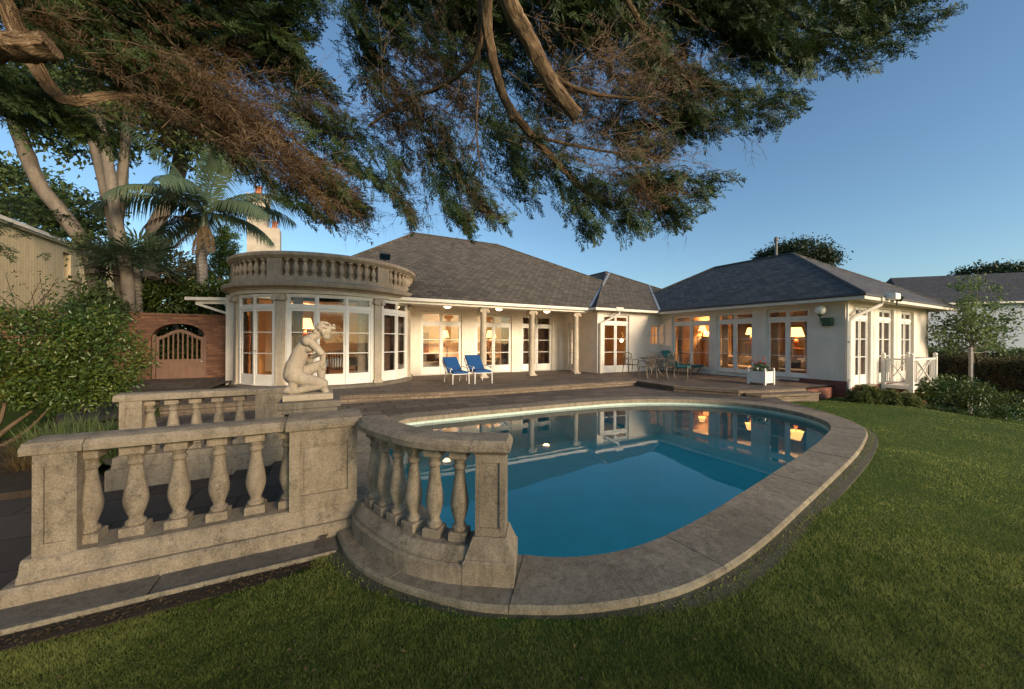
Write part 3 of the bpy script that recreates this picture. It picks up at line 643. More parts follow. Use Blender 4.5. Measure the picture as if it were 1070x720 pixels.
# brick plinth round the wing corner
mb = MB(); wall(mb, (WA-.02, -8.65), (WA-.02, SB-.02), -.5, .31, .25); wall(mb, (WA-.02, -8.0), (WA-.02, -8.648), -.5, .2, .25); wall(mb, (WA-.02+.25, SB-.02), (18.8, SB-.02), -1.6, .097, .25)
mb.build('brick_plinth', M_brick2, HOUSE)
mb = MB(); mb.box(11.86, 13.05, SB-.14, SB+.05, .098, .15); mb.build('door_sill', M_stone, HOUSE)
# timber posts between side openings
for x in (SD[0][1]+.28, SD[1][1]+.33): mb = MB(); mb.box(x-.05, x+.05, SB-.012, SB+.1, .1, 3.0); mb.build('pilaster_strip', M_render, HOUSE)
# --- roofs
def hip(mb, ea0, ea1, eb0, eb1, ze, ridge0, ridge1, zr):   # ridge0/1 plan points; ridge runs along a or b
    c = [(ea0, eb0, ze), (ea1, eb0, ze), (ea1, eb1, ze), (ea0, eb1, ze)]; r0 = (*ridge0, zr); r1 = (*ridge1, zr)
    if abs(ridge0[0]-ridge1[0]) > abs(ridge0[1]-ridge1[1]):
        fs = [[c[0], c[1], r1, r0], [c[1], c[2], r1], [c[2], c[3], r0, r1], [c[3], c[0], r0]]
    else:
        fs = [[c[0], c[1], r0], [c[1], c[2], r1, r0], [c[2], c[3], r1], [c[3], c[0], r0, r1]]
    for f in fs: mb.poly(f)
    return c, r0, r1
def ridge_caps(mb, segs):
    for p, q in segs: mb.tube([Vector(p)+Vector((0, 0, .01)), Vector(q)+Vector((0, 0, .01))], .055, 6)
mr = MB(); c, r0, r1 = hip(mr, -5.6, 14.0, -2.52, 10.5, 3.10, (0.05, 4.0), (4.95, 4.0), 7.27)
mroof = mr.build('roof', M_slate, HOUSE); tag(mroof, 'tall grey brown slate roof over the long facade')
mcap = MB(); ridge_caps(mcap, [(r0, r1), (r0, c[0]), (r1, c[1])]); mcap.build('ridge_tile', M_slate, mroof)
mr = MB(); c2, q0, q1 = hip(mr, 6.55, 17.6, -2.95, 14, 3.115, (12.05, 2.55), (12.05, 8.0), 6.08)
r2 = mr.build('roof', M_slate, HOUSE); tag(r2, 'slate roof of the projecting bay')
mcap = MB(); ridge_caps(mcap, [(q0, c2[0]), (q0, c2[1]), (q0, q1)]); mcap.build('ridge_tile', M_slate, r2)
mr = MB(); c3, w0, w1 = hip(mr, 10.53, 19.4, -10.58, 1.4, 3.10, (14.95, -6.6), (14.95, -2.88), 5.68)
r3 = mr.build('roof', M_slate2, HOUSE); tag(r3, 'blue grey slate roof of the right wing')
mcap = MB(); ridge_caps(mcap, [(w0, c3[0]), (w0, c3[1]), (w0, w1), (w1, c3[3])]); mcap.build('ridge_tile', M_slate2, r3)
mb = MB(); mb.bar((6.62, -2.44, 3.17), (11.6, 1.74, 5.86), .11, .05); mb.bar((10.62, -2.88, 3.17), (13.9, .67, 5.08), .10, .05); mb.build('valley_flashing', M_lead, HOUSE)
# soffit and gutters
mb = MB(); mb.box(-2.2, 6.56, -2.44, 0.0, 3.03, 3.06); mb.box(-7, 11.0, .02, 5.2, 3.03, 3.06)
mb.box(6.6, 10.6, -2.9, .015, 3.022, 3.052); mb.box(10.58, 19.35, -10.5, -.95, 3.026, 3.056); mb.build('soffit', M_gutterp, HOUSE)
GP = [(-.055, 0), (-.055, .10), (-.04, .115), (.03, .115), (.03, 0)]
M_darkgut = plain('dark_gutter', (0.045, 0.045, 0.05), .6)
def gut(path, z, nm, lab=None): 
    o = MB().sweep(path, [(x, zz+z) for x, zz in GP]).build(nm, M_gutterp, HOUSE); tag(o, lab)
gut([(-1.9, -2.5), (6.5, -2.5), (6.53, -2.94), (10.5, -2.94)], 2.985, 'gutter'); MB().sweep([(10.52, -2.95), (10.52, -10.56), (19.38, -10.56), (19.38, -3)], [(-.06, 3.052), (-.06, 3.115), (.0, 3.115), (.0, 3.052)]).build('gutter', M_darkgut, HOUSE); MB().sweep([(10.52, -2.95), (10.52, -10.56), (19.38, -10.56), (19.38, -3)], [(-.02, 2.945), (-.02, 3.05), (.03, 3.05), (.03, 2.945)]).build('bargeboard', M_gutterp, HOUSE)
mb = MB(); mb.sweep([(10.62, -2.9), (10.62, -10.46), (19.3, -10.46)], [(0, 2.94), (0, 3.03), (.03, 3.03), (.03, 2.94)]); mb.sweep([(-1.9, -2.42), (6.5, -2.42)], [(0, 2.9), (0, 3.03), (.04, 3.03), (.04, 2.9)]); mb.build('fascia', M_gutterp, HOUSE)
# --- downpipes
mb = MB(); a0 = onb(627.5, 355, BF-.09)[0]
mb.tube([(a0+.85, -2.93, 3.0), (a0+.85, -2.93, 2.86), (a0+.45, BF-.2, 2.62), (a0, BF-.09, 2.42), (a0, BF-.09, .1)], .055, 8); mb.cbox(a0+.6, a0+1.05, -3.02, -2.86, 2.98, 3.16, .02); mb.build('downpipe', M_pipe, HOUSE, smooth=40)
mb = MB(); mb.tube([(11.95, -10.52, 2.98), (11.95, -10.5, 2.84), (11.2, SB-.16, 2.45), (11.07, SB-.09, 2.3), (11.07, SB-.09, -.1), (11.02, SB-.2, -.26)], .06, 8); mb.cbox(11.7, 12.15, -10.62, -10.44, 2.93, 3.12, .02)
for z in (.35, 1.6): mb.tube([(11.07, SB-.09, z), (11.07, SB-.09, z+.06)], .075, 8)
mb.build('downpipe', M_pipe, HOUSE, smooth=40)
mb = MB(); mb.tube([(11.02, SB-.06, .32), (11.02, SB-.06, 2.95)], .035, 8); mb.build('corner_bead', M_gutterp, HOUSE, smooth=40)
# --- veranda columns with ionic capitals
def column(ca, cb):
    z0 = tz(cb); mb = MB()
    mb.cbox(ca-.17, ca+.17, cb-.17, cb+.17, z0, z0+.06, .01)
    mb.lathe((ca, cb, 0), [(.165, z0+.06), (.17, z0+.09), (.15, z0+.12), (.135, z0+.15), (.135, 1.0), (.115, 2.66), (.13, 2.68), (.13, 2.71), (.115, 2.72)], 20)
    o = mb.build('column', M_pil, HOUSE, smooth=40)
    mc = MB(); mc.cbox(ca-.16, ca+.16, cb-.15, cb+.15, 2.82, 2.9, .015); mc.lathe((ca, cb, 0), [(.115, 2.70), (.16, 2.80), (.16, 2.83)], 16)
    for sx in (-1, 1):
        mc.tube([(ca+sx*.145, cb-.15, 2.77), (ca+sx*.145, cb+.15, 2.77)], .065, 12); mc.tube([(ca+sx*.145, cb-.165, 2.77), (ca+sx*.145, cb+.165, 2.77)], .03, 8)
    mc.build('capital', M_pil, o, smooth=40)
for u in (505, 555.6, 601.5): column(onb(u, 355, -2.15)[0], -2.15)
mb = MB(); mb.box(-1.9, 6.94, -2.3, -2.0, 2.9, 3.029); mb.build('beam', M_gutterp, HOUSE)
# --- soffit lamps
for u, v in ((467.5, 321.5), (521.5, 325), (571.5, 327)):
    a = onb(u, v, -1.3)[0]; m1 = MB().lathe((a, -1.3, 0), [(.17, 3.029), (.17, 3.0), (.15, 2.99)], 20); o = m1.build('ceiling_light', M_white, HOUSE, smooth=30)
    MB().lathe((a, -1.3, 0), [(.145, 2.992), (.14, 2.95), (.1, 2.91), (.02, 2.895)], 20).build('lamp_bowl', M_ceilamp, o, smooth=60)
# --- the bowed bay (tower)
TC = (-3.94, -.49); TR = 2.85
def tp_(ang, r=TR): t = R(ang); return (TC[0]+r*math.sin(t), TC[1]-r*math.cos(t))
def arc(a0, a1, n): return [tp_(a0+(a1-a0)*i/n) for i in range(n+1)]
def ring(mb, a0, a1, prof, n=None): mb.sweep(arc(a0, a1, n or max(2, int(abs(a1-a0)/4))), [(-e, z) for e, z in prof])
def pilaster(a0, a1):
    mb = MB(); ring(mb, a0, a1, [(-.2, .25), (.0, .25), (0, 2.95), (-.2, 2.95)], 3); return mb
for a0, a1 in ((-100, -61.5), (-31, -24.5), (24.5, 31.2), (61.8, 100)):
    mp = MB(); ring(mp, a0, a1, [(-.22, .24), (-.02, .24), (-.02, 2.96), (-.22, 2.96)], 4 if a1-a0 < 10 else 10); mp.build('bay_wall', M_render, HOUSE, smooth=30)
for am in (-66.3, -27.8, 27.9, 66.5):
    mb = MB(); ring(mb, am-2.6, am+2.6, [(-.02, .3), (.035, .3), (.03, 2.72), (-.02, 2.72)], 4); ring(mb, am-3.2, am+3.2, [(-.02, .2), (.07, .2), (.07, .26), (.05, .32), (-.02, .32)], 4)
    o = mb.build('pilaster', M_pil, HOUSE, smooth=30)
    mc = MB(); ring(mc, am-3.2, am+3.2, [(-.02, 2.72), (.06, 2.74), (.1, 2.84), (.1, 2.93), (-.02, 2.93)], 4)
    for s in (-1, 1):
        x, y = tp_(am+s*2.7, TR+.06); nx, ny = tp_(am, 1.0); nx -= TC[0]; ny -= TC[1]
        mc.tube([(x-nx*.05, y-ny*.05, 2.8), (x+nx*.07, y+ny*.07, 2.8)], .07, 12)
    mc.build('capital', M_pil, o, smooth=35)
for angs in ([-61.3, -46, -31.2], [-24.3, -8.1, 8.1, 24.3], [31.4, 46.2, 61.6]):
    door([tp_(x, TR-.0) for x in angs], .25, 2.94, 2.56, recess=.03, bot=.30, st=.06)
mb = MB(); ring(mb, -100, 100, [(-.3, .0), (.1, .0), (.1, .2), (.06, .24), (-.3, .24)], 50); mb.build('bay_plinth', M_stone_d, HOUSE, smooth=35)
mb = MB(); ring(mb, -103, 103, [(-.2, 3.045), (.1, 3.045), (.13, 3.05), (.15, 3.09), (.29, 3.14), (.31, 3.21), (.31, 3.25), (.16, 3.31), (.08, 3.33), (.08, 3.45), (-.2, 3.45)], 60)
mb.build('cornice', M_tower, HOUSE, smooth=30)
mb = MB(); ring(mb, -103, 103, [(-.2, 2.955), (.05, 2.955), (.06, 3.0), (.09, 3.02), (.09, 3.043), (-.2, 3.043)], 60); mb.build('frieze', M_gutterp, HOUSE, smooth=30)
mb = MB(); ring(mb, -103, 103, [(-.16, 3.451), (-.1, 3.451), (-.1, 3.97), (-.16, 3.97)], 60); mb.build('parapet_panel', M_stone, HOUSE, smooth=30)
mb = MB(); ring(mb, -103, 103, [(-.19, 3.96), (.07, 3.96), (.10, 3.99), (.16, 4.04), (.17, 4.11), (.12, 4.15), (-.19, 4.15)], 60); mb.build('parapet_rail', M_tower, HOUSE, smooth=30)
for am in (-73, -31, 31.5, 73): mb = MB(); ring(mb, am-4.4, am+4.4, [(-.1, 3.452), (.06, 3.452), (.06, 3.958), (-.1, 3.958)], 4); mb.build('parapet_pier', M_tower, HOUSE, smooth=30)
BAL = [(.085, 0), (.085, .06), (.055, .075), (.066, .1), (.045, .12), (.084, .2), (.08, .26), (.048, .37), (.045, .41), (.062, .425), (.045, .44), (.082, .46), (.082, .507)]
bme = None
for ang in [-24.2+i*4.9 for i in range(11)]+[38.5+i*5.1 for i in range(6)]+[-39+i*-5.1 for i in range(6)]:
    x, y = tp_(ang, TR-.02)
    if bme is None: b0 = MB().lathe((0, 0, 0), BAL, 10).build('parapet_baluster', M_tower, HOUSE, smooth=40); bme = b0; b0.location = (x, y, 3.452)
    else: c = bme.copy(); COL.objects.link(c); c.location = (x, y, 3.452)
mb = MB(); v, t = tess([arc(-103, 103, 40)], 3.3); mb.add(v, t); mb.build('bay_flat_roof', M_lead, HOUSE)
# small lean-to eave with bracket on the far left of the bay
mb = MB(); mb.bar((-8.1, .2, 2.93), (-6.6, -.35, 2.93), .5, .10); mb.bar((-7.9, .05, 2.82), (-6.72, -.5, 2.82), .1, .1); mb.bar((-7.9, .0, 2.78), (-6.7, -.45, 2.35), .06, .07); mb.build('eave_bracket', M_gutterp, HOUSE)
# chimney and flue
ch = at(270, 232, 20.0); ca, cb = ab(ch.x, ch.y); zt_ = at(270, 206, 20).z
mb = MB(); mb.cbox(ca-.45, ca+.45, cb-.45, cb+.45, 3.3, at(270, 214, 20).z, .03); mb.cbox(ca-.51, ca+.51, cb-.52, cb+.52, at(270, 214, 20).z, zt_, .05); mb.cbox(ca+.4, ca+1.05, cb-.4, cb+.4, 3.3, at(285, 238, 20).z, .04); o = mb.build('chimney', M_chim, HOUSE)
MB().lathe((ca, cb, zt_), [(.22, 0), (.17, .1), (.16, .45), (.21, .5), (.21, .56), (.14, .56)], 14).build('chimney_pot', M_terra, o, smooth=40)
MB().lathe((ca+.76, cb, at(285, 238, 20).z), [(.18, 0), (.14, .1), (.13, .35), (.17, .4), (.17, .46)], 14).build('chimney_pot', M_terra, o, smooth=40)
M_flue = plain('weathered_flue', (0.16, 0.15, 0.14), .7, .2, 5); p = at(811, 264, 18.2); fa, fb = ab(p.x, p.y)
MB().lathe((fa, fb, 5.2), [(.06, 0), (.06, at(811, 252, 18.2).z-5.2), (.095, at(811, 252, 18.2).z-5.18), (.095, at(811, 249, 18.2).z-5.2), (.05, at(811, 247.5, 18.2).z-5.2)], 12).build('flue_pipe', M_flue, HOUSE, smooth=40)
# --- wall lamp, bracket, floodlights
b_, z_ = ona(857, 324, WA-.22)
l0 = MB().tube([(WA-.02, b_, z_-.32), (WA-.12, b_, z_-.36), (WA-.22, b_, z_-.28), (WA-.22, b_, z_-.17)], .022, 8); l0.lathe((WA-.22, b_, z_-.2), [(.05, 0), (.08, .04), (.06, .06)], 12); l0.tube([(WA-.22, b_, z_-.25), (WA-.22, b_, z_-.48)], .012, 6)
o = l0.build('wall_lamp', M_green, HOUSE, smooth=40); MB().ball((WA-.22, b_, z_), .16, 20, 14, 1.0).build('lamp_globe', M_globe, o, smooth=80)
b2, z2 = ona(866, 336, WA-.05)
mb = MB(); mb.cbox(WA-.16, WA-.01, b2-.12, b2+.16, z2-.15, z2+.13, .01); mb.build('wall_box', M_green, HOUSE)
def flood(a, b, z, s=1):
    mb = MB(); mb.bar((a, b, z), (a, b, z+.16), .03, .05); mb.xf(Matrix.Identity(4)); k = len(mb.v)
    mb.cbox(-.15*s, .15*s, -.06, .06, -.1*s, .1*s, .02); mb.xf(Matrix.Translation((a, b-.05, z+.22)) @ Matrix.Rotation(R(25), 4, 'X'), k)
    o = mb.build('floodlight', M_black, HOUSE); k = MB(); k.box(-.13*s, .13*s, -.066, -.061, -.08*s, .08*s); k.xf(Matrix.Translation((a, b-.05, z+.22)) @ Matrix.Rotation(R(25), 4, 'X')); k.build('lens', M_glassd, o)
x, y = tp_(33, TR); flood(x, y, 4.13, 1.1)
mb = MB(); mb.cbox(11.95, 12.35, -10.85, -10.6, 3.0, 3.2, .02); mb.build('junction_box', M_white, HOUSE)
flood(12.65, -10.68, 2.85, 1.0)
# --- balcony on the wing side
mb = MB(); BA0, BA1, BB = 13.85, 16.2, -10.72
mb.box(BA0, BA1, BB, SB-.03, .02, .06); mb.box(BA0-.03, BA1+.03, BB-.035, BB, -.02, .1); mb.box(BA0-.035, BA0, BB, SB-.03, -.02, .1); mb.box(BA1, BA1+.035, BB, SB-.03, -.02, .1)
BALC = mb.build('balcony', M_white, HOUSE); tag(BALC, 'white timber balcony with crossed railings on the wing side')
def post(a, b):
    mb = MB(); mb.cbox(a-.05, a+.05, b-.05, b+.05, -.12, 1.12, .008); mb.ball((a, b, 1.18), .065, 12, 8); mb.ball((a, b, -.18), .06, 12, 8); mb.build('post', M_white, BALC, smooth=35)
for a, b in ((BA0, BB), (BA1, BB), (BA0, SB-.08), (BA1, SB-.08)): post(a, b)
def rail_panel(p, q):
    mb = MB(); p = Vector((*p, 0)); q = Vector((*q, 0)); d = q-p
    def P(t, z): return p+d*t+Vector((0, 0, z))
    mb.bar(P(0, 1.02), P(1, 1.02), .06, .06); mb.bar(P(0, .2), P(1, .2), .05, .06)
    x0, x1 = .2, .8
    for t in (.07, .13, x0, x1, .87, .93): mb.bar(P(t, .2), P(t, 1.0), .025, .025)
    mb.bar(P(x0, .22), P(x1, 1.0), .035, .03); mb.bar(P(x0, 1.0), P(x1, .22), .032, .027)
    mb.build('railing', M_white, BALC)
rail_panel((BA0, SB-.1), (BA0, BB)); rail_panel((BA0, BB), (BA1, BB)); rail_panel((BA1, BB), (BA1, SB-.1))
mb = MB()
for a in (BA0+.1, BA1-.1): mb.bar((a, BB+.05, -.03), (a, SB-.03, -.55), .06, .08)
mb.build('brace', M_white, BALC)
# --- rooms behind the glass
mb = MB(); mb.box(-6.95, 6.94, .29, 5.19, .06, .1); mb.box(7.24, 11.0, BF+.3, 5.19, .06, .1); mb.box(WA+.3, 18.5, SB+.32, -1.26, .06, .1)
v, t = tess([arc(-95, 95, 30)], .22); mb.add(v, t); mb.build('floorboards', M_floor, HOUSE)
mb = MB(); mb.box(-6.7, 6.93, 5.0, 5.17, .1, 3.02); mb.box(WA+.3, 18.5, -1.4, -1.28, .1, 3.02); mb.box(18.35, 18.49, SB+.35, -1.42, .1, 3.02); mb.box(7.25, 11.3, 1.6, 1.7, .1, 3.02); mb.box(11.31, 11.4, BF+.3, 1.7, .1, 3.02); mb.box(-.9, -.78, 2.3, 5.0, .1, 3.02)
mb.box(WA+3.2, WA+3.32, -4.2, -1.42, .1, 3.02); mb.box(-6.68, -6.6, .3, 5, .1, 3.02)
mb.build('inner_wall', M_roomw, HOUSE)
def curtain(p, q, z0, z1, m=M_curtain):
    n = 26; mb = MB(); p = np.array(p, float); q = np.array(q, float); d = q-p; L = np.linalg.norm(d); nn = np.array([-d[1], d[0]])/L
    f = [p+d*i/n+nn*(.035*math.sin(i*2*math.pi/4.3+p[0])) for i in range(n+1)]; g = [x+nn*.02 for x in f[::-1]]; loop = f+g; N = len(loop)
    for i in range(N):
        a, b = loop[i], loop[(i+1) % N]; mb.poly([(*a, z0), (*b, z0), (*b, z1), (*a, z1)])
    mb.build('curtain', m, HOUSE, smooth=60)
for a0, a1 in ((-60, -52), (-39, -32), (-24, -18), (17, 24)): curtain(tp_(a0, TR-.3), tp_(a1, TR-.3), .26, 2.9)
curtain(tp_(33, TR-.3), tp_(45, TR-.3), .26, 2.9, M_drape); curtain(tp_(52, TR-.3), tp_(61, TR-.3), .26, 2.9, M_drape)
for x0, x1 in DM[1:]: curtain((x1-.35, .45), (x1, .45), .12, 2.8, M_drape)
curtain((DM[2][0], .45), (DM[2][0]+.55, .45), .12, 2.8, M_drape)
for x, y in WD: curtain((WA+.45, x), (WA+.45, x-.25), .12, 2.8); curtain((WA+.45, y+.3), (WA+.45, y), .12, 2.8)
for x, y in SD: curtain((x+.1, SB+.5), (y-.1, SB+.5), .12, 2.8, M_drape)
# ------------------------------------------------------------------ stone balustrades
VASE = [(0.0489, .065), (0.0564, .075), (0.0564, .095), (0.0423, .105), (0.0376, .125), (0.0517, .165), (0.0658, .215), (0.0696, .26), (0.0620, .32), (0.0489, .40), (0.0395, .47), (0.0376, .50), (0.0489, .515), (0.0489, .53), (0.0376, .545), (0.0423, .56), (0.0564, .585)]
def baluster(parent, p, rz=0.0):
    global BALM
    if BALM is None:
        mb = MB(); mb.cbox(-.068, .068, -.068, .068, 0, .066, .006); mb.lathe((0, 0, 0), VASE, 18); mb.cbox(-.064, .064, -.064, .064, .584, .65, .006)
        o = mb.build('baluster', M_stone, parent, origin=(0, 0, 0), smooth=35); BALM = o.data
    else:
        o = bpy.data.objects.new('baluster', BALM); COL.objects.link(o); o.parent = parent
    b = BASE[parent.name]; o.location = (p[0]-b[0], p[1]-b[1], p[2]-b[2]); o.rotation_euler = (0, 0, rz+random.uniform(-.03, .03)); o.scale = (random.uniform(.96, 1.03), random.uniform(.96, 1.03), 1); return o
BALM = None; BASE = {}
def mk(name, label, cat, base, **k): o = thing(name, label, cat, base, **k); BASE[o.name] = base; return o
def panel_pier(mb, a0, a1, b0, b1, z0, z1, ins=.05, rec=.014):      # block with a sunk panel on its front
    mb.box(a0, a1, b0+rec, b1, z0, z1)
    iz = ins*1.6
    mb.box(a0, a0+ins, b0, b0+rec-.0, z0, z1); mb.box(a1-ins, a1, b0, b0+rec, z0, z1); mb.box(a0+ins, a1-ins, b0, b0+rec, z0, z0+iz); mb.box(a0+ins, a1-ins, b0, b0+rec, z1-iz, z1)
    g = rec*.45; i2 = ins+.03
    if a1-a0 > .3: mb.box(a0+i2, a1-i2, b0+g, b0+rec, z0+iz+.03, z1-iz-.03)
RAILP = [(-.145, .866), (-.15, .905), (-.12, .938), (-.06, .948), (.06, .948), (.12, .938), (.15, .905), (.145, .866), (.10, .85), (-.10, .85)]
B0 = mk('balustrade', 'near straight stone balustrade with bulbous balusters and a wide panelled end pier below the statue', 'balustrade', (-4.8, -11.75, -.1), group='stone balustrades beside the pool')
mb = MB(); mb.sweep([(-5.87, -11.74), (-3.70, -11.74)], [(-.235, -.12), (-.235, .055), (-.215, .075), (.215, .075), (.235, .055), (.235, -.12)]); mb.build('plinth', M_stone, B0)
mb = MB(); mb.sweep([(-5.82, -11.74), (-3.76, -11.74)], [(-.185, .073), (-.185, .10), (-.165, .13), (-.15, .19), (-.135, .203), (.135, .203), (.15, .19), (.165, .13), (.185, .10), (.185, .073)]); mb.build('base_moulding', M_stone, B0)
mb = MB(); panel_pier(mb, -5.78, -5.58, -11.87, -11.63, .2, .862); mb.build('pier', M_stone, B0)
mb = MB(); panel_pier(mb, -4.37, -3.86, -11.90, -11.45, .2, .862, .075, .02); mb.build('pier', M_stone, B0)
mb = MB(); mb.sweep([(-5.83, -11.74), (-5.55, -11.74)], [(o*1.02, z+.002) for o, z in RAILP]); mb.sweep([(-5.545, -11.74), (-4.40, -11.74)], RAILP); mb.build('rail', M_stone, B0)
mb = MB(); mb.sweep([(-4.395, -11.69), (-3.82, -11.69)], [(o*1.7, z+.004) for o, z in RAILP]); mb.build('pier_cap', M_stone, B0)
for a in (-5.57, -5.335, -5.095, -4.855, -4.615, -4.385): baluster(B0, (a, -11.74, .2))
B1 = mk('balustrade', 'curved stone balustrade hugging the pool edge and ending in a square post', 'balustrade', (-3.4, -12.6, 0), group='stone balustrades beside the pool')
outer = spline([(-3.90, -11.93), (-3.895, -12.16), (-3.765, -12.53), (-3.61, -12.82), (-3.40, -13.03), (-3.19, -13.17)], 6)
oa = np.array(outer); tg_ = np.gradient(oa, axis=0); tg_ /= np.linalg.norm(tg_, axis=1)[:, None]; cn = oa+np.stack([-tg_[:, 1], tg_[:, 0]], 1)*.17
cen = [tuple(p) for p in cn]
mb = MB(); mb.sweep(cen, [(-.17, .0), (-.17, .125), (-.155, .14), (.155, .14), (.17, .125), (.17, .0)]); mb.build('plinth', M_stone, B1, smooth=30)
mb = MB(); mb.sweep(cen, [(-.145, .139), (-.145, .16), (-.12, .2), (-.1, .225), (.1, .225), (.12, .2), (.145, .16), (.145, .139)]); mb.build('base_moulding', M_stone, B1, smooth=30)
mb = MB(); mb.sweep(cen, [(-.125, .868), (-.13, .91), (-.1, .94), (-.05, .948), (.05, .948), (.1, .94), (.13, .91), (.125, .868), (.08, .852), (-.08, .852)]); mb.build('rail', M_stone, B1, smooth=30)
cl = np.concatenate([[0], np.cumsum(np.linalg.norm(np.diff(cn, axis=0), axis=1))])
for s in np.linspace(.16, cl[-1]-.2, 6):
    x = np.interp(s, cl, cn[:, 0]); y = np.interp(s, cl, cn[:, 1]); i = min(np.searchsorted(cl, s), len(cn)-1)
    o = baluster(B1, (x, y, .222), math.atan2(tg_[i][1], tg_[i][0])); o.scale = (.92, .92, .975)
pe = Vector((*cn[-1], 0)); ang = math.atan2(tg_[-1][1], tg_[-1][0]); PM = Matrix.Translation(pe+Vector((math.cos(ang)*.03, math.sin(ang)*.03, 0))) @ Matrix.Rotation(ang, 4, 'Z')
mb = MB(); mb.cbox(-.17, .17, -.175, .175, 0, .17, .012)
def frust(mb, h0, h1, z0, z1): mb.hexa([(-h0, -h0, z0), (h0, -h0, z0), (h0, h0, z0), (-h0, h0, z0), (-h1, -h1, z1), (h1, -h1, z1), (h1, h1, z1), (-h1, h1, z1)])
frust(mb, .158, .15, .17, .2); frust(mb, .148, .112, .2, .3)
mb.xf(PM).build('post_base', M_stone, B1)
mb = MB(); panel_pier(mb, -.10, .10, -.10, .10, .298, .85, .035, .014); mb.xf(PM).build('post', M_stone, B1)
mb = MB(); frust(mb, .105, .125, .849, .868); mb.cbox(-.135, .135, -.135, .135, .868, .915, .01); frust(mb, .13, .11, .915, .945); mb.xf(PM).build('post_cap', M_stone, B1)
B2 = mk('balustrade', 'farther straight stone balustrade in front of the tower bay and brick wall', 'balustrade', (-5.4, -9.3, -.1), group='stone balustrades beside the pool')
def cp(L, dy): return L
mb = MB(); mb.sweep([(-6.37, -9.28), (-4.1, -9.28)], [(-.2, -.16), (-.2, .06), (-.185, .075), (.185, .075), (.2, .06), (.2, -.16)]); mb.build('plinth', M_stone, B2)
mb = MB(); mb.sweep([(-6.33, -9.28), (-4.12, -9.28)], [(-.175, .073), (-.175, .10), (-.155, .13), (-.14, .19), (-.13, .203), (.13, .203), (.175, .10), (.175, .073)]); mb.build('base_moulding', M_stone, B2)
mb = MB(); panel_pier(mb, -6.28, -6.08, -9.41, -9.17, .2, .862); mb.build('pier', M_stone, B2)
mb = MB(); panel_pier(mb, -4.95, -4.15, -9.42, -9.14, .2, .862, .075, .02); mb.build('pier', M_stone, B2)
mb = MB(); mb.sweep([(-6.33, -9.28), (-4.1, -9.28)], RAILP); mb.build('rail', M_stone, B2)
for a in (-6.045, -5.83, -5.60, -5.37, -5.14): baluster(B2, (a, -9.28, .2))
# ------------------------------------------------------------------ pedestal and kneeling figure
SBd = -11.33
pl, pr = onb(289, 420, -11.55)[0], onb(357, 420, -11.55)[0]
P0 = mk('statue_pedestal', 'moulded grey stone pedestal rising behind the panelled pier under the kneeling statue', 'pedestal', ((pl+pr)/2, -11.3, -.1))
mb = MB(); pc = (pl+pr)/2; hw = (pr-pl)/2
for z0, z1, g in ((-.15, .08, .02), (.08, .14, -.02), (.14, .2, -.05), (.2, .90, -.075), (.90, .94, -.05), (.94, .98, -.035), (.98, 1.045, -.005)):
    mb.cbox(pc-hw-g, pc+hw+g, -11.44+(0.0 if z1 < .96 else -.11), -11.02+g, z0, z1-.001, .006)
mb.build('block', M_stone_d, P0)
def caps(mb, p, q, r0, r1, n=14):
    p = Vector(p); q = Vector(q); k = 7
    pts = []; rad = []
    d = (q-p); L = d.length; d = d/L
    for i in range(k): t = math.pi/2*(1-i/(k-1)); pts.append(p-d*r0*math.sin(t)); rad.append(max(r0*math.cos(t), .0008))
    for i in range(k): t = math.pi/2*i/(k-1); pts.append(q+d*r1*math.sin(t)); rad.append(max(r1*math.cos(t), .0008))
    mb.tube(pts, rad, n)
def zs(x, y, d=0.0):                                # zoom pixel of the statue study -> house frame
    a, z = onb(270+x/6.54, 320+y/6.54, SBd); return (a, SBd+d, z)
S0 = thing('statue', 'pale stone statue of a kneeling figure bent forward over its raised knee, on the pedestal', 'statue', (pc, SBd, 1.046))
mb = MB()
def cc(p, q, r0, r1): caps(mb, p, q, r0, r1)
zf = 1.165
# near (right) leg folded under: hip, knee low in front, shin back, foot under the seat
cc(zs(250, 482, -.035), zs(440, 522, -.075), .074, .048); cc(zs(445, 530, -.075), zs(255, 575, -.07), .042, .030)
cc(zs(245, 570, -.07), zs(195, 572, -.06), .034, .026); cc(zs(205, 560, -.06), zs(186, 575, -.06), .024, .018); cc(zs(240, 520, -.05), zs(235, 580, -.06), .04, .036)
# far leg: knee raised, foot flat
cc(zs(270, 470, .05), zs(425, 400, .075), .068, .044); cc(zs(428, 402, .075), zs(430, 560, .07), .042, .030); cc(zs(420, 582, .065), zs(478, 586, .05), .026, .018)
cc(zs(440, 540, -.07), zs(462, 585, -.06), .035, .03)
# trunk
cc(zs(240, 468, 0), zs(245, 410, 0), .090, .080); cc(zs(246, 420, .0), zs(284, 315, .0), .080, .066); cc(zs(284, 315, 0), zs(338, 238, 0), .066, .060)
cc(zs(262, 400, 0), zs(296, 335, .0), .066, .058); cc(zs(335, 238, -.07), zs(342, 236, .075), .048, .048)
cc(zs(345, 290, -.04), zs(352, 292, -.045), .038, .032)
cc(zs(350, 225, 0), zs(425, 180, 0), .046, .034)                   # neck
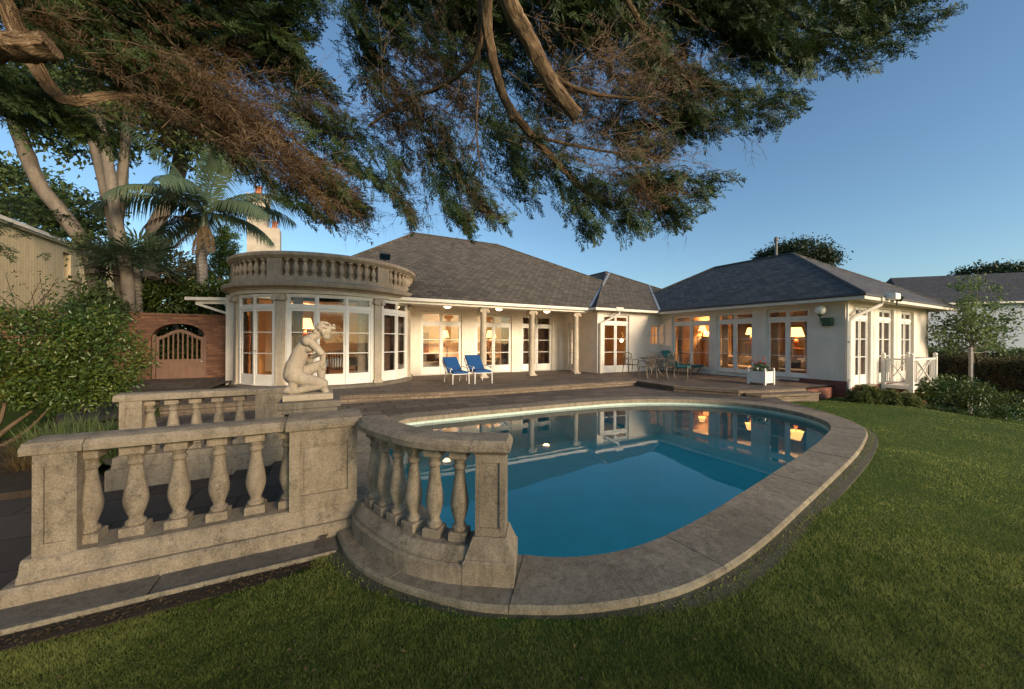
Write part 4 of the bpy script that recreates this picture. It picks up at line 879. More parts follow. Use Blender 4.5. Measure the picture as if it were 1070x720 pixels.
# near arm: shoulder, elbow on the thigh, forearm across; far arm over the raised knee
cc(zs(352, 240, -.08), zs(428, 318, -.085), .037, .029); cc(zs(428, 318, -.085), zs(375, 345, .0), .028, .021)
cc(zs(365, 240, .085), zs(440, 330, .10), .037, .028); cc(zs(440, 330, .10), zs(440, 400, .06), .030, .022)
hx, hy = 375, 350
for i in range(4): cc(zs(hx, hy+i*7, .0+i*.004), zs(hx-42+i*4, hy+18+i*7, .03), .010, .007)
cc(zs(hx+5, hy-6, -.01), zs(hx-22, hy-2, -.02), .010, .007)
for i in range(4): cc(zs(436+i*7, 395, .05-i*.008), zs(440+i*6, 432-i*3, .03), .010, .007)
cc(zs(432, 390, .04), zs(425, 412, .02), .010, .007)
# head looking down to the right: skull, face, nose, chin, hair bun
cc(zs(442, 162, 0), zs(458, 166, 0), .060, .056); cc(zs(458, 185, 0), zs(462, 205, 0), .048, .036); cc(zs(484, 188, 0), zs(489, 200, 0), .010, .009)
cc(zs(470, 213, 0), zs(474, 217, 0), .020, .018); cc(zs(478, 208, -.012), zs(479, 208, .012), .008, .008)
for s in (-1, 1): cc(zs(478, 182, s*.026), zs(480, 183, s*.024), .010, .008)
cc(zs(440, 178, -.062), zs(440, 190, -.06), .014, .01); cc(zs(440, 178, .062), zs(440, 190, .06), .014, .01)
o = mb.build('figure', M_statue, S0)
md = o.modifiers.new('fuse', 'REMESH'); md.mode = 'VOXEL'; md.voxel_size = .0046
ms_ = o.modifiers.new('soft', 'SMOOTH'); ms_.factor = .5; ms_.iterations = 4
bpy.context.view_layer.update()
me2 = bpy.data.meshes.new_from_object(o.evaluated_get(bpy.context.evaluated_depsgraph_get())); o.modifiers.clear(); o.data = me2
me2.polygons.foreach_set('use_smooth', [True]*len(me2.polygons))
mb = MB()                                           # hair: waved locks bound into a knot
rr = random.Random(3)
for i in range(46):
    th = rr.uniform(-2.6, 2.6); ph = rr.uniform(-.2, 1.25)
    c0 = Vector(zs(446, 150, 0)); r_ = .065
    p = c0+Vector((-math.cos(th)*math.cos(ph)*r_*.95, math.sin(th)*math.cos(ph)*r_*.95, math.sin(ph)*r_*.9))
    q = c0+Vector((-math.cos(th+.5)*math.cos(ph+.2)*r_, math.sin(th+.5)*math.cos(ph+.2)*r_, math.sin(ph+.2)*r_*.9)); caps(mb, p, q, .015, .012, 8)
for i in range(7): caps(mb, zs(505+rr.uniform(-12, 8), 130+rr.uniform(-10, 22), rr.uniform(-.02, .02)), zs(512+rr.uniform(-8, 6), 138+rr.uniform(-8, 16), rr.uniform(-.02, .02)), .018, .014, 8)
for i in range(5): caps(mb, zs(395+rr.uniform(-6, 10), 165+i*5, rr.uniform(-.03, .03)), zs(378+rr.uniform(-4, 8), 170+i*5, rr.uniform(-.03, .03)), .02, .013, 8)
mb.build('hair', M_statue, S0, smooth=60)
a0, a1 = zs(178, 600)[0], zs(508, 600)[0]
mb = MB(); mb.cbox(a0, a1, SBd-.17, SBd+.17, 1.046, 1.105, .008); mb.build('base', M_statue, S0)

# ------------------------------------------------------------------ garden furniture on the terrace
def lounger():
    t = local_thing('lounge_chair', 'blue cushioned white lounge chair left of the other, in front of the first lit doors', 'lounge chair', (0, 0, 0), group='blue cushioned lounge chairs on the terrace')
    W = .30
    mb = MB()
    for s in (-1, 1):
        mb.tube([(s*W, 0, .36), (s*W, .75, .36), (s*W, 1.32, .80)], .016, 6)
    for y, z in ((0, .36), (.4, .36), (.75, .36), (1.04, .58), (1.32, .80)): mb.tube([(-W, y, z), (W, y, z)], .014, 6)
    mb.build('frame', M_chairwhite, t, smooth=40)
    for s in (-1, 1):
        MB().tube([(s*W, .0, .36), (s*W, -.015, .3), (s*(W+.005), -.02, .0)], [.018, .018, .014], 7).build('leg', M_chairwhite, t, smooth=40)
        MB().tube([(s*W, .82, .42), (s*W, .95, .2), (s*W, 1.0, 0)], .015, 7).build('leg', M_chairwhite, t, smooth=40)
        pts = [(s*(W+.02), .12+.1*math.cos(x), .47+.11*math.sin(x)) for x in np.linspace(-2.4, 2.6, 14)]+[(s*(W+.02), .3, .55), (s*(W+.02), .6, .58), (s*(W+.02), .88, .56)]
        MB().tube(pts, .014, 6).build('arm', M_chairwhite, t, smooth=40)
    mb = MB(); mb.cbox(-W+.015, W-.015, -.02, .70, .375, .455, .03); mb.build('seat_cushion', M_blue, t, smooth=30)
    mb = MB(); mb.cbox(-W+.015, W-.015, 0, .78, 0, .08, .03); mb.xf(Matrix.Translation((0, .73, .40)) @ Matrix.Rotation(math.atan2(.44, .57), 4, 'X')); mb.build('back_cushion', M_blue, t, smooth=30)
    mb = MB(); mb.tube([(-.2, .5, .08), (.2, .5, .08)], .014, 6)
    for s in (-.17, .17): mb.lathe((s, .5, .08), [(.001, -.001), (.075, 0), (.075, .002)], 4)
    return t
L1 = lounger(); a_, b_ = ab(*gxy(481.5, 401.5, .15)); place(L1, (a_, b_, tz(b_)))
L1.scale = (.93, .93, .93)
L2 = copy_tree(L1); a_, b_ = ab(*gxy(504.5, 401, .15)); place(L2, (a_+.02, b_, tz(b_)), R(-4)); L2['label'] = 'blue cushioned white lounge chair right of the other, nearer the veranda column'
def gchair():
    t = local_thing('garden_chair', 'wrought iron garden chair', 'garden chair', (0, 0, 0), group='iron chairs round the terrace table')
    W = .23
    mb = MB(); mb.cbox(-W, W, -.2, .22, .42, .445, .01); mb.build('seat', M_iron, t)
    for s in (-1, 1):
        MB().tube([(s*W, -.18, .43), (s*(W+.015), -.2, .25), (s*(W+.005), -.22, 0)], [.02, .017, .013], 6).build('leg', M_iron, t, smooth=40)
        MB().tube([(s*W, .2, .43), (s*W, .24, .2), (s*W, .3, 0)], [.018, .016, .013], 6).build('leg', M_iron, t, smooth=40)
        MB().tube([(s*W, .21, .65), (s*(W+.03), 0, .68), (s*(W+.03), -.15, .66), (s*(W+.02), -.2, .6), (s*W, -.18, .43)], .014, 6).build('arm', M_iron, t, smooth=40)
    mb = MB(); top = [(x, .3+.0*x, .92+.05*math.cos(x/W*1.5)) for x in np.linspace(-W, W, 9)]
    mb.tube([(-W, .21, .43), (-W, .24, .65)]+top+[(W, .24, .65), (W, .21, .43)], .015, 6)
    for k in range(-2, 3):
        x = k*.085; mb.tube([(x*.6, .22, .45), (x*1.1+.02, .25, .62), (x*.9-.02, .28, .78), (x, .3, .93)], .009, 5)
    for s in (-1, 1): mb.tube([(s*.09+.06*math.cos(q), .265, .7+.06*math.sin(q)) for q in np.linspace(0, 6.2, 12)], .008, 5)
    mb.build('backrest', M_iron, t, smooth=40); return t
G0 = gchair()
tcx, tcy = ab(*gxy(676, 391, .12))
def chair_at(u, v, rz, lab, first=False):
    a, b = ab(*gxy(u, v, .13)); o = G0 if first else copy_tree(G0); place(o, (a, b, tz(b)+.002), rz); o['label'] = lab; return o
chair_at(659, 391.5, R(100), 'iron garden chair at the far left end of the terrace table', True)
chair_at(676.5, 396, R(172), 'iron garden chair with its back to the pool, in front of the terrace table')
chair_at(694.5, 396.5, R(186), 'iron garden chair with its back to the pool, nearer the teal cushions')
chair_at(679, 387.5, R(-5), 'iron garden chair behind the terrace table, against the wall')
G4 = chair_at(713, 397, R(-70), 'iron garden chair with a teal seat pad, right of the table')
k = MB(); k.cbox(-.22, .22, -.2, .2, .446, .49, .015); k.build('seat_pad', M_teal, G4, smooth=30)
T0 = local_thing('garden_table', 'round wrought iron garden table among the chairs on the terrace', 'table', (0, 0, 0))
mb = MB(); mb.lathe((0, 0, 0), [(.55, .70), (.57, .712), (.57, .725), (.53, .735)], 28); mb.build('table_top', M_iron, T0, smooth=40)
for kx in range(4):
    th = kx*math.pi/2+.5; c, s = math.cos(th), math.sin(th)
    MB().tube([(c*.42, s*.42, .70), (c*.28, s*.28, .5), (c*.2, s*.2, .25), (c*.38, s*.38, .0)], .018, 6).build('leg', M_iron, T0, smooth=40)
place(T0, (*ab(*gxy(682, 392.5, .13)), tz(-5)+.002))
D0 = local_thing('sun_lounger', 'low teal cushioned sun lounger with raised back, behind the iron chairs', 'sun lounger', (0, 0, 0))
mb = MB()
for s in (-1, 1): mb.tube([(s*.3, 0, .3), (s*.3, 1.3, .3)], .02, 6); mb.tube([(s*.3, 1.25, .3), (s*.3, 1.72, .93)], .02, 6)
for y in (0, .6, 1.25): mb.tube([(-.3, y, .3), (.3, y, .3)], .016, 6)
mb.build('frame', M_wood, D0, smooth=40)
for s in (-1, 1):
    MB().tube([(s*.28, .1, .3), (s*.28, .28, 0)], .02, 6).build('leg', M_wood, D0); MB().tube([(s*.28, 1.3, .3), (s*.28, 1.2, 0)], .02, 6).build('leg', M_wood, D0)
MB().cbox(-.31, .31, -.02, 1.28, .32, .40, .03).build('seat_cushion', M_teal, D0, smooth=30)
mb = MB(); mb.cbox(-.31, .31, 0, .8, 0, .08, .03); mb.xf(Matrix.Translation((0, 1.25, .33)) @ Matrix.Rotation(R(53), 4, 'X')); mb.build('back_cushion', M_teal, D0, smooth=30)
a1_, b1_ = ab(*gxy(729, 391.5, .13)); a2_, b2_ = ab(*gxy(699, 389.0, .13)); place(D0, (a1_+.15, b1_+.0, tz(b1_)+.002), math.atan2(b2_-b1_, a2_-a1_)-math.pi/2)
# planter
a_, b_ = ab(*gxy(800, 402, .17)); PZ = tz(b_)+.003
Q0 = local_thing('planter_box', 'square white planter box with finials by the terrace steps, before the right doors', 'planter', (0, 0, 0))
mb = MB(); h = .26
mb.cbox(-h, h, -h, h, .06, .42, .008); mb.cbox(-h-.015, h+.015, -h-.015, h+.015, .42, .45, .006); mb.build('box', M_white, Q0)
for sx in (-1, 1):
    for sy in (-1, 1): k = MB(); k.cbox(sx*h-.03, sx*h+.03, sy*h-.03, sy*h+.03, 0, .5, .005); k.ball((sx*h, sy*h, .53), .036, 10, 7); k.build('post', M_white, Q0, smooth=35)
k = MB(); k.box(-h+.01, h-.01, -h+.01, h-.01, .43, .452); k.build('soil', M_soil, Q0)
place(Q0, (a_, b_+.15, PZ))
PLANTER = (a_, b_+.15, PZ+.45)
# ------------------------------------------------------------------ furniture and lamps inside the rooms
def table_lamp(a, b, z, s, lab, power, nm='table_lamp'):
    t = thing(nm, lab, 'lamp', (a, b, z), 'lit lamps in the rooms')
    mb = MB(); mb.lathe((a, b, z), [(.08*s, 0), (.09*s, .02), (.03*s, .05), (.07*s, .16*s), (.05*s, .26*s), (.015, .3*s), (.012, .4*s)], 14); mb.build('lamp_base', M_wood, t, smooth=40)
    mb = MB(); n = 18; top = []
    mb.lathe((a, b, z+.36*s), [(.21*s, 0), (.13*s, .28*s)], n); mb.f = [f for f in mb.f if len(f) == 4]; mb.build('lamp_shade', M_lampshade, t, smooth=40)
    L = bpy.data.lights.new('lamp_glow', 'POINT'); L.energy = power*2.4; L.color = (1, .58, .26); L.shadow_soft_size = .05; o = bpy.data.objects.new('lamp_glow', L); COL.objects.link(o); o.parent = t; o.location = (0, 0, .5*s)
    return t
def side_table(a, b, h=.6, lab='', nm='side_table'):
    t = thing(nm, lab, 'table', (a, b, .1)); MB().lathe((a, b, .1), [(.3, h-.03), (.31, h-.015), (.3, h)], 18).build('table_top', M_wood, t, smooth=40)
    for k in range(4):
        c, s = math.cos(k*1.571+.7), math.sin(k*1.571+.7); MB().bar((a+c*.22, b+s*.22, .1), (a+c*.22, b+s*.22, .1+h-.03), .035, .035).build('leg', M_wood, t)
    return t
def sofa(a, b, rz, m, lab, L=1.8):
    t = thing('sofa', lab, 'sofa', (a, b, .1), rz=rz); t['_o'] = (0, 0, 0)
    MB().cbox(-L/2, L/2, -.42, .42, .12, .42, .05).build('seat', m, t, smooth=30); MB().cbox(-L/2, L/2, .25, .48, .12, .85, .06).build('backrest', m, t, smooth=30)
    for s in (-1, 1): MB().cbox(s*L/2-.1, s*L/2+.1, -.42, .45, .1, .6, .05).build('arm', m, t, smooth=30)
    for s in (-1, 1): k = MB(); k.cbox(-.2, .2, -.06, .06, 0, .36, .05); k.xf(Matrix.Translation((s*L*.27, .2, .43)) @ Matrix.Rotation(-.25, 4, 'X')); k.build('cushion', M_sofa2 if m is M_sofa else M_drape, t, smooth=30)
    return t
def lamp_on(u, v, a=None, b=None, s=1.0, power=40, lab=''):
    if a is not None: b, z = ona(u, v, a)
    else: a, z = onb(u, v, b)
    base = z-.5*s; side_table(a, b, max(.3, base-.1), lab.replace('lit table lamp', 'table below the lamp').replace(' with wide shade', '').replace(' half hidden', '')); table_lamp(a, b, base+.002, s, lab, power)
lamp_on(832, 347, a=13.4, s=1.35, power=75, lab='lit table lamp with wide shade behind the rightmost double doors of the wing')
lamp_on(785, 346, a=13.6, s=1.1, power=65, lab='lit table lamp half hidden at the edge of the middle wing doors')
lamp_on(734, 343, a=14.0, s=.9, power=40, lab='lit table lamp behind the far wing doors near the corner')
lamp_on(464, 349, b=3.6, s=1.3, power=60, lab='lit table lamp far inside the first doors of the long facade')
lamp_on(513, 349, b=3.2, s=1.4, power=75, lab='lit table lamp deep inside the second doors of the long facade')
lamp_on(319, 338, b=1.9, s=1.5, power=95, lab='lit table lamp at the back of the bowed bay, left of the statue')
HA0, HZ0 = onb(649.5, 356, -1.2)
t = thing('pendant_lamp', 'bright bare bulb pendant lamp glowing in the doors of the projecting bay', 'lamp', (HA0, -1.2, HZ0))
MB().tube([(HA0, -1.2, HZ0+.1), (HA0, -1.2, 3.0)], .008, 5).build('cord', M_black, t); MB().ball((HA0, -1.2, HZ0), .075, 14, 10).build('bulb', M_bulb, t, smooth=80)
L = bpy.data.lights.new('lamp_glow', 'POINT'); L.energy = 38; L.color = (1, .5, .2); L.shadow_soft_size = .03; o = bpy.data.objects.new('lamp_glow', L); COL.objects.link(o); o.parent = t; o.location = (0.0, 0, .1)
sofa(12.7, -7.6, R(-90), M_sofa, 'dark blue sofa inside the rightmost wing doors'); sofa(12.9, -5.6, R(-80), M_sofa2, 'oatmeal sofa inside the middle wing doors')
sofa(.2, 2.6, R(0), M_sofa2, 'oatmeal sofa inside the first doors of the long facade'); sofa(3.3, 2.2, R(20), M_sofa2, 'oatmeal sofa inside the second doors of the long facade', 1.5); sofa(5.6, 2.4, R(0), M_sofa, 'dark sofa inside the third doors of the long facade', 1.6)
def din_chair(a, b, rz, lab):
    t = thing('dining_chair', lab, 'chair', (a, b, .22), 'dining chairs in the bowed bay', rz=rz); t['_o'] = (0, 0, 0)
    MB().cbox(-.23, .23, -.22, .22, .42, .47, .015).build('seat', M_wood, t)
    for sx in (-1, 1):
        MB().bar((sx*.2, -.19, 0), (sx*.2, -.19, .42), .04, .04).build('leg', M_wood, t); MB().bar((sx*.2, .2, 0), (sx*.2, .2, .42), .04, .04).build('leg', M_wood, t)
    k = MB()
    for sx in (-1, 1): k.bar((sx*.2, .2, .47), (sx*.23, .3, 1.0), .045, .04)
    k.bar((-.25, .305, 1.0), (.25, .305, 1.0), .06, .09)
    for q in range(-2, 3): k.bar((q*.07, .21, .47), (q*.075, .3, .97), .03, .02)
    k.build('backrest', M_wood, t); return t
din_chair(onb(352, 380, -2.35)[0], -2.35, R(178), 'wooden slat back dining chair in the centre of the bowed bay, beside the statue')
din_chair(onb(381, 380, -1.7)[0], -1.7, R(200), 'wooden dining chair behind the right pane of the central bay doors')
t = thing('dining_table', 'white covered dining table in the bowed bay', 'table', (-4.0, -.9, .22)); MB().lathe((-4.0, -.9, .22), [(.12, 0), (.07, .1), (.07, .7)], 12).build('pedestal', M_wood, t, smooth=40)
MB().lathe((-4.0, -.9, .22), [(.98, .48), (.93, .6), (.9, .74), (.87, .76)], 30).build('tablecloth', M_plate, t, smooth=30)
t = thing('torchere', 'dark carved standard lamp on a pedestal inside the left bay window', 'standard lamp', (*tp_(-38, 1.9), .22)); x, y = tp_(-38, 1.9)
MB().lathe((x, y, .22), [(.2, 0), (.2, .04), (.06, .1), (.1, .35), (.2, .75), (.21, .8)], 14).build('stand', M_wood, t, smooth=40); MB().lathe((x, y, .22), [(.05, .801), (.09, .95), (.03, 1.1), (.05, 1.3), (.02, 1.5)], 12).build('stem', M_wood, t, smooth=40)
MB().lathe((x, y, .22), [(.2, 1.5), (.13, 1.85)], 16).build('lamp_shade', M_drape, t, smooth=40)
for a0_, a1_q, h_, lab in ((-.6, 1.0, 1.9, 'tall dark wooden cabinet on the back wall inside the first doors'), (6.0, 6.9, 2.1, 'dark wooden cupboard at the end of the room inside the third doors')):
    t = thing('cabinet', lab, 'cabinet', ((a0_+a1_q)/2, 4.7, .1)); k = MB(); k.cbox(a0_, a1_q, 4.5, 4.98, .1, .1+h_, .01); k.build('carcass', M_wood, t)
    for j in range(2): q0 = a0_+(a1_q-a0_)*j/2+.03; k = MB(); k.cbox(q0, q0+(a1_q-a0_)/2-.06, 4.475, 4.499, .2, h_, .006); k.build('cabinet_door', M_wood, t)
for a, b, z, w_, h_, lab in ((2.6, 4.96, 1.7, 1.2, .8, 'framed picture on the back wall inside the second doors'), (5.4, 4.96, 1.6, .9, 1.1, 'tall framed picture on the back wall inside the third doors')):
    t = thing('picture', lab, 'picture', (a, b, z)); k = MB()
    for q in ((a-w_/2-.06, a-w_/2, z-h_/2, z+h_/2), (a+w_/2, a+w_/2+.06, z-h_/2, z+h_/2), (a-w_/2-.06, a+w_/2+.06, z-h_/2-.06, z-h_/2), (a-w_/2-.06, a+w_/2+.06, z+h_/2, z+h_/2+.06)): k.box(q[0], q[1], b-.03, b+.03, q[2], q[3])
    k.build('picture_frame', M_wood, t); k = MB(); k.box(a-w_/2, a+w_/2, b-.01, b+.02, z-h_/2, z+h_/2); k.build('canvas', M_art, t)

# ------------------------------------------------------------------ brick wall and gate
BWb = .35; wa0 = onb(112, 331, BWb)[0]; ga0, ga1 = onb(157.5, 370, BWb)[0], onb(215.5, 370, BWb)[0]; wzt = onb(185, 330, BWb)[1]; gspring = onb(158, 354, BWb)[1]; gtop = onb(187, 338, BWb)[1]; gz0 = onb(187, 398, BWb)[1]
BW = thing('garden_wall', 'old red brick garden wall with an arched opening, left of the bowed bay', 'wall', (-8, BWb, 0))
mb = MB(); WR = -6.55; n = 12; gc = (ga0+ga1)/2; gw = (ga1-ga0)/2
def archz(t): x = (t-gc)/gw; return gspring+(gtop-gspring)*math.sqrt(max(0, 1-x*x*.97))
mb.box(wa0-3, ga0, BWb, BWb+.35, -.2, wzt); mb.box(ga1, WR, BWb, BWb+.35, -.2, wzt)
for i in range(n):
    t0 = ga0+(ga1-ga0)*i/n; t1 = ga0+(ga1-ga0)*(i+1)/n; z0, z1 = archz(t0), archz(t1)
    mb.hexa([(t0, BWb, z0), (t1, BWb, z1), (t1, BWb+.35, z1), (t0, BWb+.35, z0), (t0, BWb, wzt), (t1, BWb, wzt), (t1, BWb+.35, wzt), (t0, BWb+.35, wzt)])
mb.build('brickwork', M_brick, BW)
mb = MB(); mb.box(wa0-3.02, WR, BWb-.03, BWb+.38, wzt+.001, wzt+.07); mb.build('coping_course', M_brick, BW)
GT = thing('garden_gate', 'brown painted timber gate with curved top and vertical bars in the brick wall', 'gate', (gc, BWb, gz0))
gy0, gy1 = BWb+.1, BWb+.15; gtopz = onb(187, 344, BWb)[1]; gsz = onb(165, 350, BWb)[1]; gm = onb(187, 375.5, BWb)[1]
mb = MB(); f = .09
mb.box(ga0+.01, ga0+f, gy0-.03, gy1+.03, gz0, gsz+.02); mb.build('gate_post', M_gate, GT); mb = MB(); mb.box(ga1-f, ga1-.01, gy0-.03, gy1+.03, gz0, gsz+.02); mb.build('gate_post', M_gate, GT)
mb = MB(); i0, i1 = ga0+f+.01, ga1-f-.01
mb.box(i0, i1, gy0, gy1, gz0+.05, gm); mb.box(i0, i1, gy0-.012, gy0-.001, gm-.1, gm)
for k in range(1, 8): x = i0+(i1-i0)*k/8; mb.box(x-.012, x+.012, gy0-.008, gy0-.0005, gz0+.05, gm-.105)
mb.build('board_panel', M_gate, GT)
def topz(x): t = (x-gc)/(gw-f); return gsz-.06+(gtopz-gsz+.06)*(.5+.5*math.cos(math.pi*min(1, abs(t))))
mb = MB(); pts = [(i0+(i1-i0)*k/16) for k in range(17)]
for k in range(16): x0, x1 = pts[k], pts[k+1]; mb.hexa([(x0, gy0-.01, topz(x0)-.11), (x1, gy0-.01, topz(x1)-.11), (x1, gy1+.01, topz(x1)-.11), (x0, gy1+.01, topz(x0)-.11), (x0, gy0-.01, topz(x0)), (x1, gy0-.01, topz(x1)), (x1, gy1+.01, topz(x1)), (x0, gy1+.01, topz(x0))])
mb.box(i0, i0+.07, gy0, gy1, gm, topz(i0)-.1); mb.box(i1-.07, i1, gy0, gy1, gm, topz(i1)-.1); mb.build('gate_frame', M_gate, GT)
for k in range(1, 9):
    x = i0+.05+(i1-i0-.1)*k/9; mb = MB(); mb.box(x-.02, x+.02, gy0+.01, gy1-.01, gm, topz(x)-.1); mb.build('bar', M_gate, GT)
MB().ball((i1-.04, gy0-.03, gm-.08), .025, 10, 7).build('knob', M_chairwhite, GT, smooth=60)
# ------------------------------------------------------------------ neighbouring houses
NA = -15.0
nb0, nz0 = ona(-30, 225, NA); nb1, nz1 = ona(75, 262, NA); ze = (ona(0, 235, NA)[1]+nz1)/2
NH = thing('neighbour_house', 'weathered yellow boarded house behind the shrubs at the far left', 'house', (NA, nb1, 0))
wb0, wb1 = ona(57, 290, NA)[0], ona(66, 290, NA)[0]; wz0, wz1 = ona(60, 291, NA)[1], ona(60, 263, NA)[1]
mb = MB(); wall(mb, (NA, nb1), (NA, -10), -.3, ze, .25, [(nb1-wb1, nb1-wb0, wz0, wz1)]); wall(mb, (NA-8, nb1), (NA, nb1), -.3, ze, .25) if False else mb.box(NA-9, NA-.001, nb1-.25, nb1-.001, -.3, ze); mb.build('wall', M_yellow, NH)
mb = MB(); mb.box(NA-.12, NA+.42, -10, nb1+.3, ze+.002, ze+.06); mb.box(NA-.12, NA+.50, -10, nb1+.35, ze+.061, ze+.2); mb.box(NA+.001, NA+.14, -10, nb1, ze-.14, ze+.001); mb.box(NA+.01, NA+.06, -10, nb1, ze-1.62, ze-1.5); mb.box(NA+.001, NA+.05, nb1-.25, nb1+.02, 0, ze-.01); mb.build('trim', M_gutterp, NH)
mb = MB(); mb.poly([(NA+.2, -10, ze+.14), (NA+.2, nb1+.3, ze+.14), (NA-4.5, nb1-2.5, ze+1.5), (NA-4.5, -10, ze+1.5)]); mb.poly([(NA+.2, nb1+.3, ze+.14), (NA-9, nb1+.3, ze+.14), (NA-4.5, nb1-2.5, ze+1.5)]); mb.build('roof', M_slate, NH)
k = MB(); k.box(NA-.6, NA-.2, wb0-.3, wb1+.3, wz0-.3, wz1+.3); k.build('window_dark_block', M_black, NH)  # solid black block standing in for the darkness behind the window
mb = MB(); x = NA-.06
for q in ((wb0, wb0+.08, wz0, wz1), (wb1-.08, wb1, wz0, wz1), (wb0+.08, wb1-.08, wz0, wz0+.08), (wb0+.08, wb1-.08, wz1-.08, wz1), (wb0+.08, wb1-.08, (wz0+wz1)/2-.03, (wz0+wz1)/2+.03)): mb.box(x, x+.08, q[0], q[1], q[2], q[3])
ww = mb.build('window', M_white, NH); k = MB(); k.poly([(x+.04, wb0+.08, wz0+.08), (x+.04, wb1-.08, wz0+.08), (x+.04, wb1-.08, wz1-.08), (x+.04, wb0+.08, wz1-.08)]); k.build('glass_pane', M_glassd, ww)
# second part of the yellow house seen beyond the trunk
NH2 = thing('neighbour_house', 'smaller yellow cottage gable beyond the leaning trunk at the left', 'house', (*ab(*at(100, 300, 24).xy), 0))
c = at(98, 300, 24); ca_, cb_ = ab(c.x, c.y); zt2 = at(98, 272, 24).z
mb = MB(); mb.box(ca_-3, ca_+2.2, cb_, cb_+4, -.3, zt2-.6); mb.poly([(ca_-3, cb_, zt2-.6), (ca_+2.2, cb_, zt2-.6), (ca_-.4, cb_, zt2+.8)]); mb.build('wall', M_yellow, NH2)
mb = MB(); mb.poly([(ca_-3.2, cb_-.2, zt2-.65), (ca_-.4, cb_-.2, zt2+.9), (ca_-.4, cb_+4, zt2+.9), (ca_-3.2, cb_+4, zt2-.65)]); mb.poly([(ca_+2.4, cb_-.2, zt2-.65), (ca_-.4, cb_-.2, zt2+.9), (ca_-.4, cb_+4, zt2+.9), (ca_+2.4, cb_+4, zt2-.65)]); mb.build('roof', M_slate, NH2)
M_nroof = bricky('dark_neighbour_slate', (0.03, 0.032, 0.038), (0.075, 0.078, 0.088), (0.012, 0.012, 0.013), .3, .2, .015, .8, .8)
RH = thing('neighbour_house', 'long pale rendered house with dark slate roof beyond the right hedge', 'house', (*ab(*at(1040, 355, 27).xy), 0))
q0 = ab(*at(985, 340, 30).xy); 
p0 = at(950, 317, 33); p1 = at(1230, 306, 27.5); A0 = Vector(ab(p0.x, p0.y)); A1 = Vector(ab(p1.x, p1.y)); dd = (A1-A0).normalized(); nn = Vector((dd.y, -dd.x)); ez = at(1020, 315.5, 31).z
mb = MB(); wall(mb, A0, A1, -2.5, ez, .3); B_0 = A0-nn*8; mb.hexa([(*(A0-nn*.31), -2.5), (*(A0-nn*8), -2.5), (*(A0-nn*8+dd*.3), -2.5), (*(A0-nn*.31+dd*.3), -2.5), (*(A0-nn*.31), ez), (*(A0-nn*8), ez), (*(A0-nn*8+dd*.3), ez), (*(A0-nn*.31+dd*.3), ez)]); mb.build('wall', M_nwhite, RH)
rz_ = at(1010, 288, 35).z
mb = MB(); e0 = A0+nn*.5-dd*.4; e1 = A1+nn*.5; r0_ = A0-nn*4+dd*.6; r1_ = A1-nn*4; bk0 = A0-nn*8.5-dd*.4; bk1 = A1-nn*8.5
mb.poly([(*e0, ez), (*e1, ez), (*r1_, rz_), (*r0_, rz_)]); mb.poly([(*bk0, ez), (*r0_, rz_), (*r1_, rz_), (*bk1, ez)]); mb.poly([(*e0, ez), (*r0_, rz_), (*bk0, ez)]); mb.build('roof', M_nroof, RH)
mb = MB(); mb.sweep([tuple(e0), tuple(e1)], [(0, ez-.16), (0, ez-.01), (.1, ez-.01), (.1, ez-.16)]); mb.build('gutter', M_gutterp, RH)
# ------------------------------------------------------------------ vegetation
def leaf_tmpl(w=.45, fold=.12):                    # one pointed leaf along +x, length 1
    v = np.array([[0, 0, 0], [.45, w/2, fold], [1, 0, -.05], [.45, -w/2, fold]], float); return v, np.array([[0, 1, 2], [0, 2, 3]])
def clump_pts(blobs, per, spread):
    C, T, D = [], [], []
    for (c, r, n) in blobs:
        c = np.array(c, float); r = np.array(r, float)
        d = unit(rng.normal(size=(n, 3))); rad = rng.uniform(.45, 1, n)**.5
        q = c+d*r*rad[:, None]; t = rng.uniform(0, 1, n)
        P = np.repeat(q, per, 0)+rng.normal(size=(n*per, 3))*spread
        C.append(P); T.append(np.repeat(t, per)); D.append(np.repeat(d, per, 0))
    return np.concatenate(C), np.concatenate(T), np.concatenate(D)
def foliage(name, mat, parent, blobs, per, spread, size, w=.45, droop=.2, origin=(0, 0, 0), floor=None):
    P, t, d = clump_pts(blobs, per, spread); n = len(P)
    dr = unit(d*.8+rng.normal(size=(n, 3))*.8+np.array([0, 0, -droop])); up = unit(d*.5+rng.normal(size=(n, 3))*.5+np.array([0, 0, .8]))
    if floor is not None: k = P[:, 2] > floor; P, t, dr, up = P[k], t[k], dr[k], up[k]
    tv, tt = leaf_tmpl(w); V, T = scatter((tv, tt), P, frames(dr, up), size*rng.uniform(.6, 1.3, len(P)))
    tint = np.repeat(np.clip(t*.6+rng.uniform(0, .45, len(P)), 0, 1), len(tv))
    return bigmesh(name, V, T, mat, parent, tint, origin)
def wthing(name, label, cat, base, group=None):
    return thing(name, label, cat, tuple(base), group, frame='W')
def limb(mb, pts, r0, r1, n=8, k=4, jit=0.0):
    P = spline([tuple(p) for p in pts], k); m = len(P); s0 = len(mb.v); mb.tube(P, [r0+(r1-r0)*(i/(m-1))**.8 for i in range(m)], n)
    if r0 > .03:
        rk = [random.gauss(0, .10) for _ in range(n)]
        for i in range(s0, len(mb.v)):
            j = (i-s0)//n; r_ = (r0+(r1-r0)*(j/(m-1))**.8); q = Vector(P[j]); d = Vector(mb.v[i])-q; d = d*(1+rk[(i-s0) % n]+random.gauss(0, .05)); d += Vector([random.gauss(0, r_*.04) for _ in range(3)]); mb.v[i] = tuple(q+d)
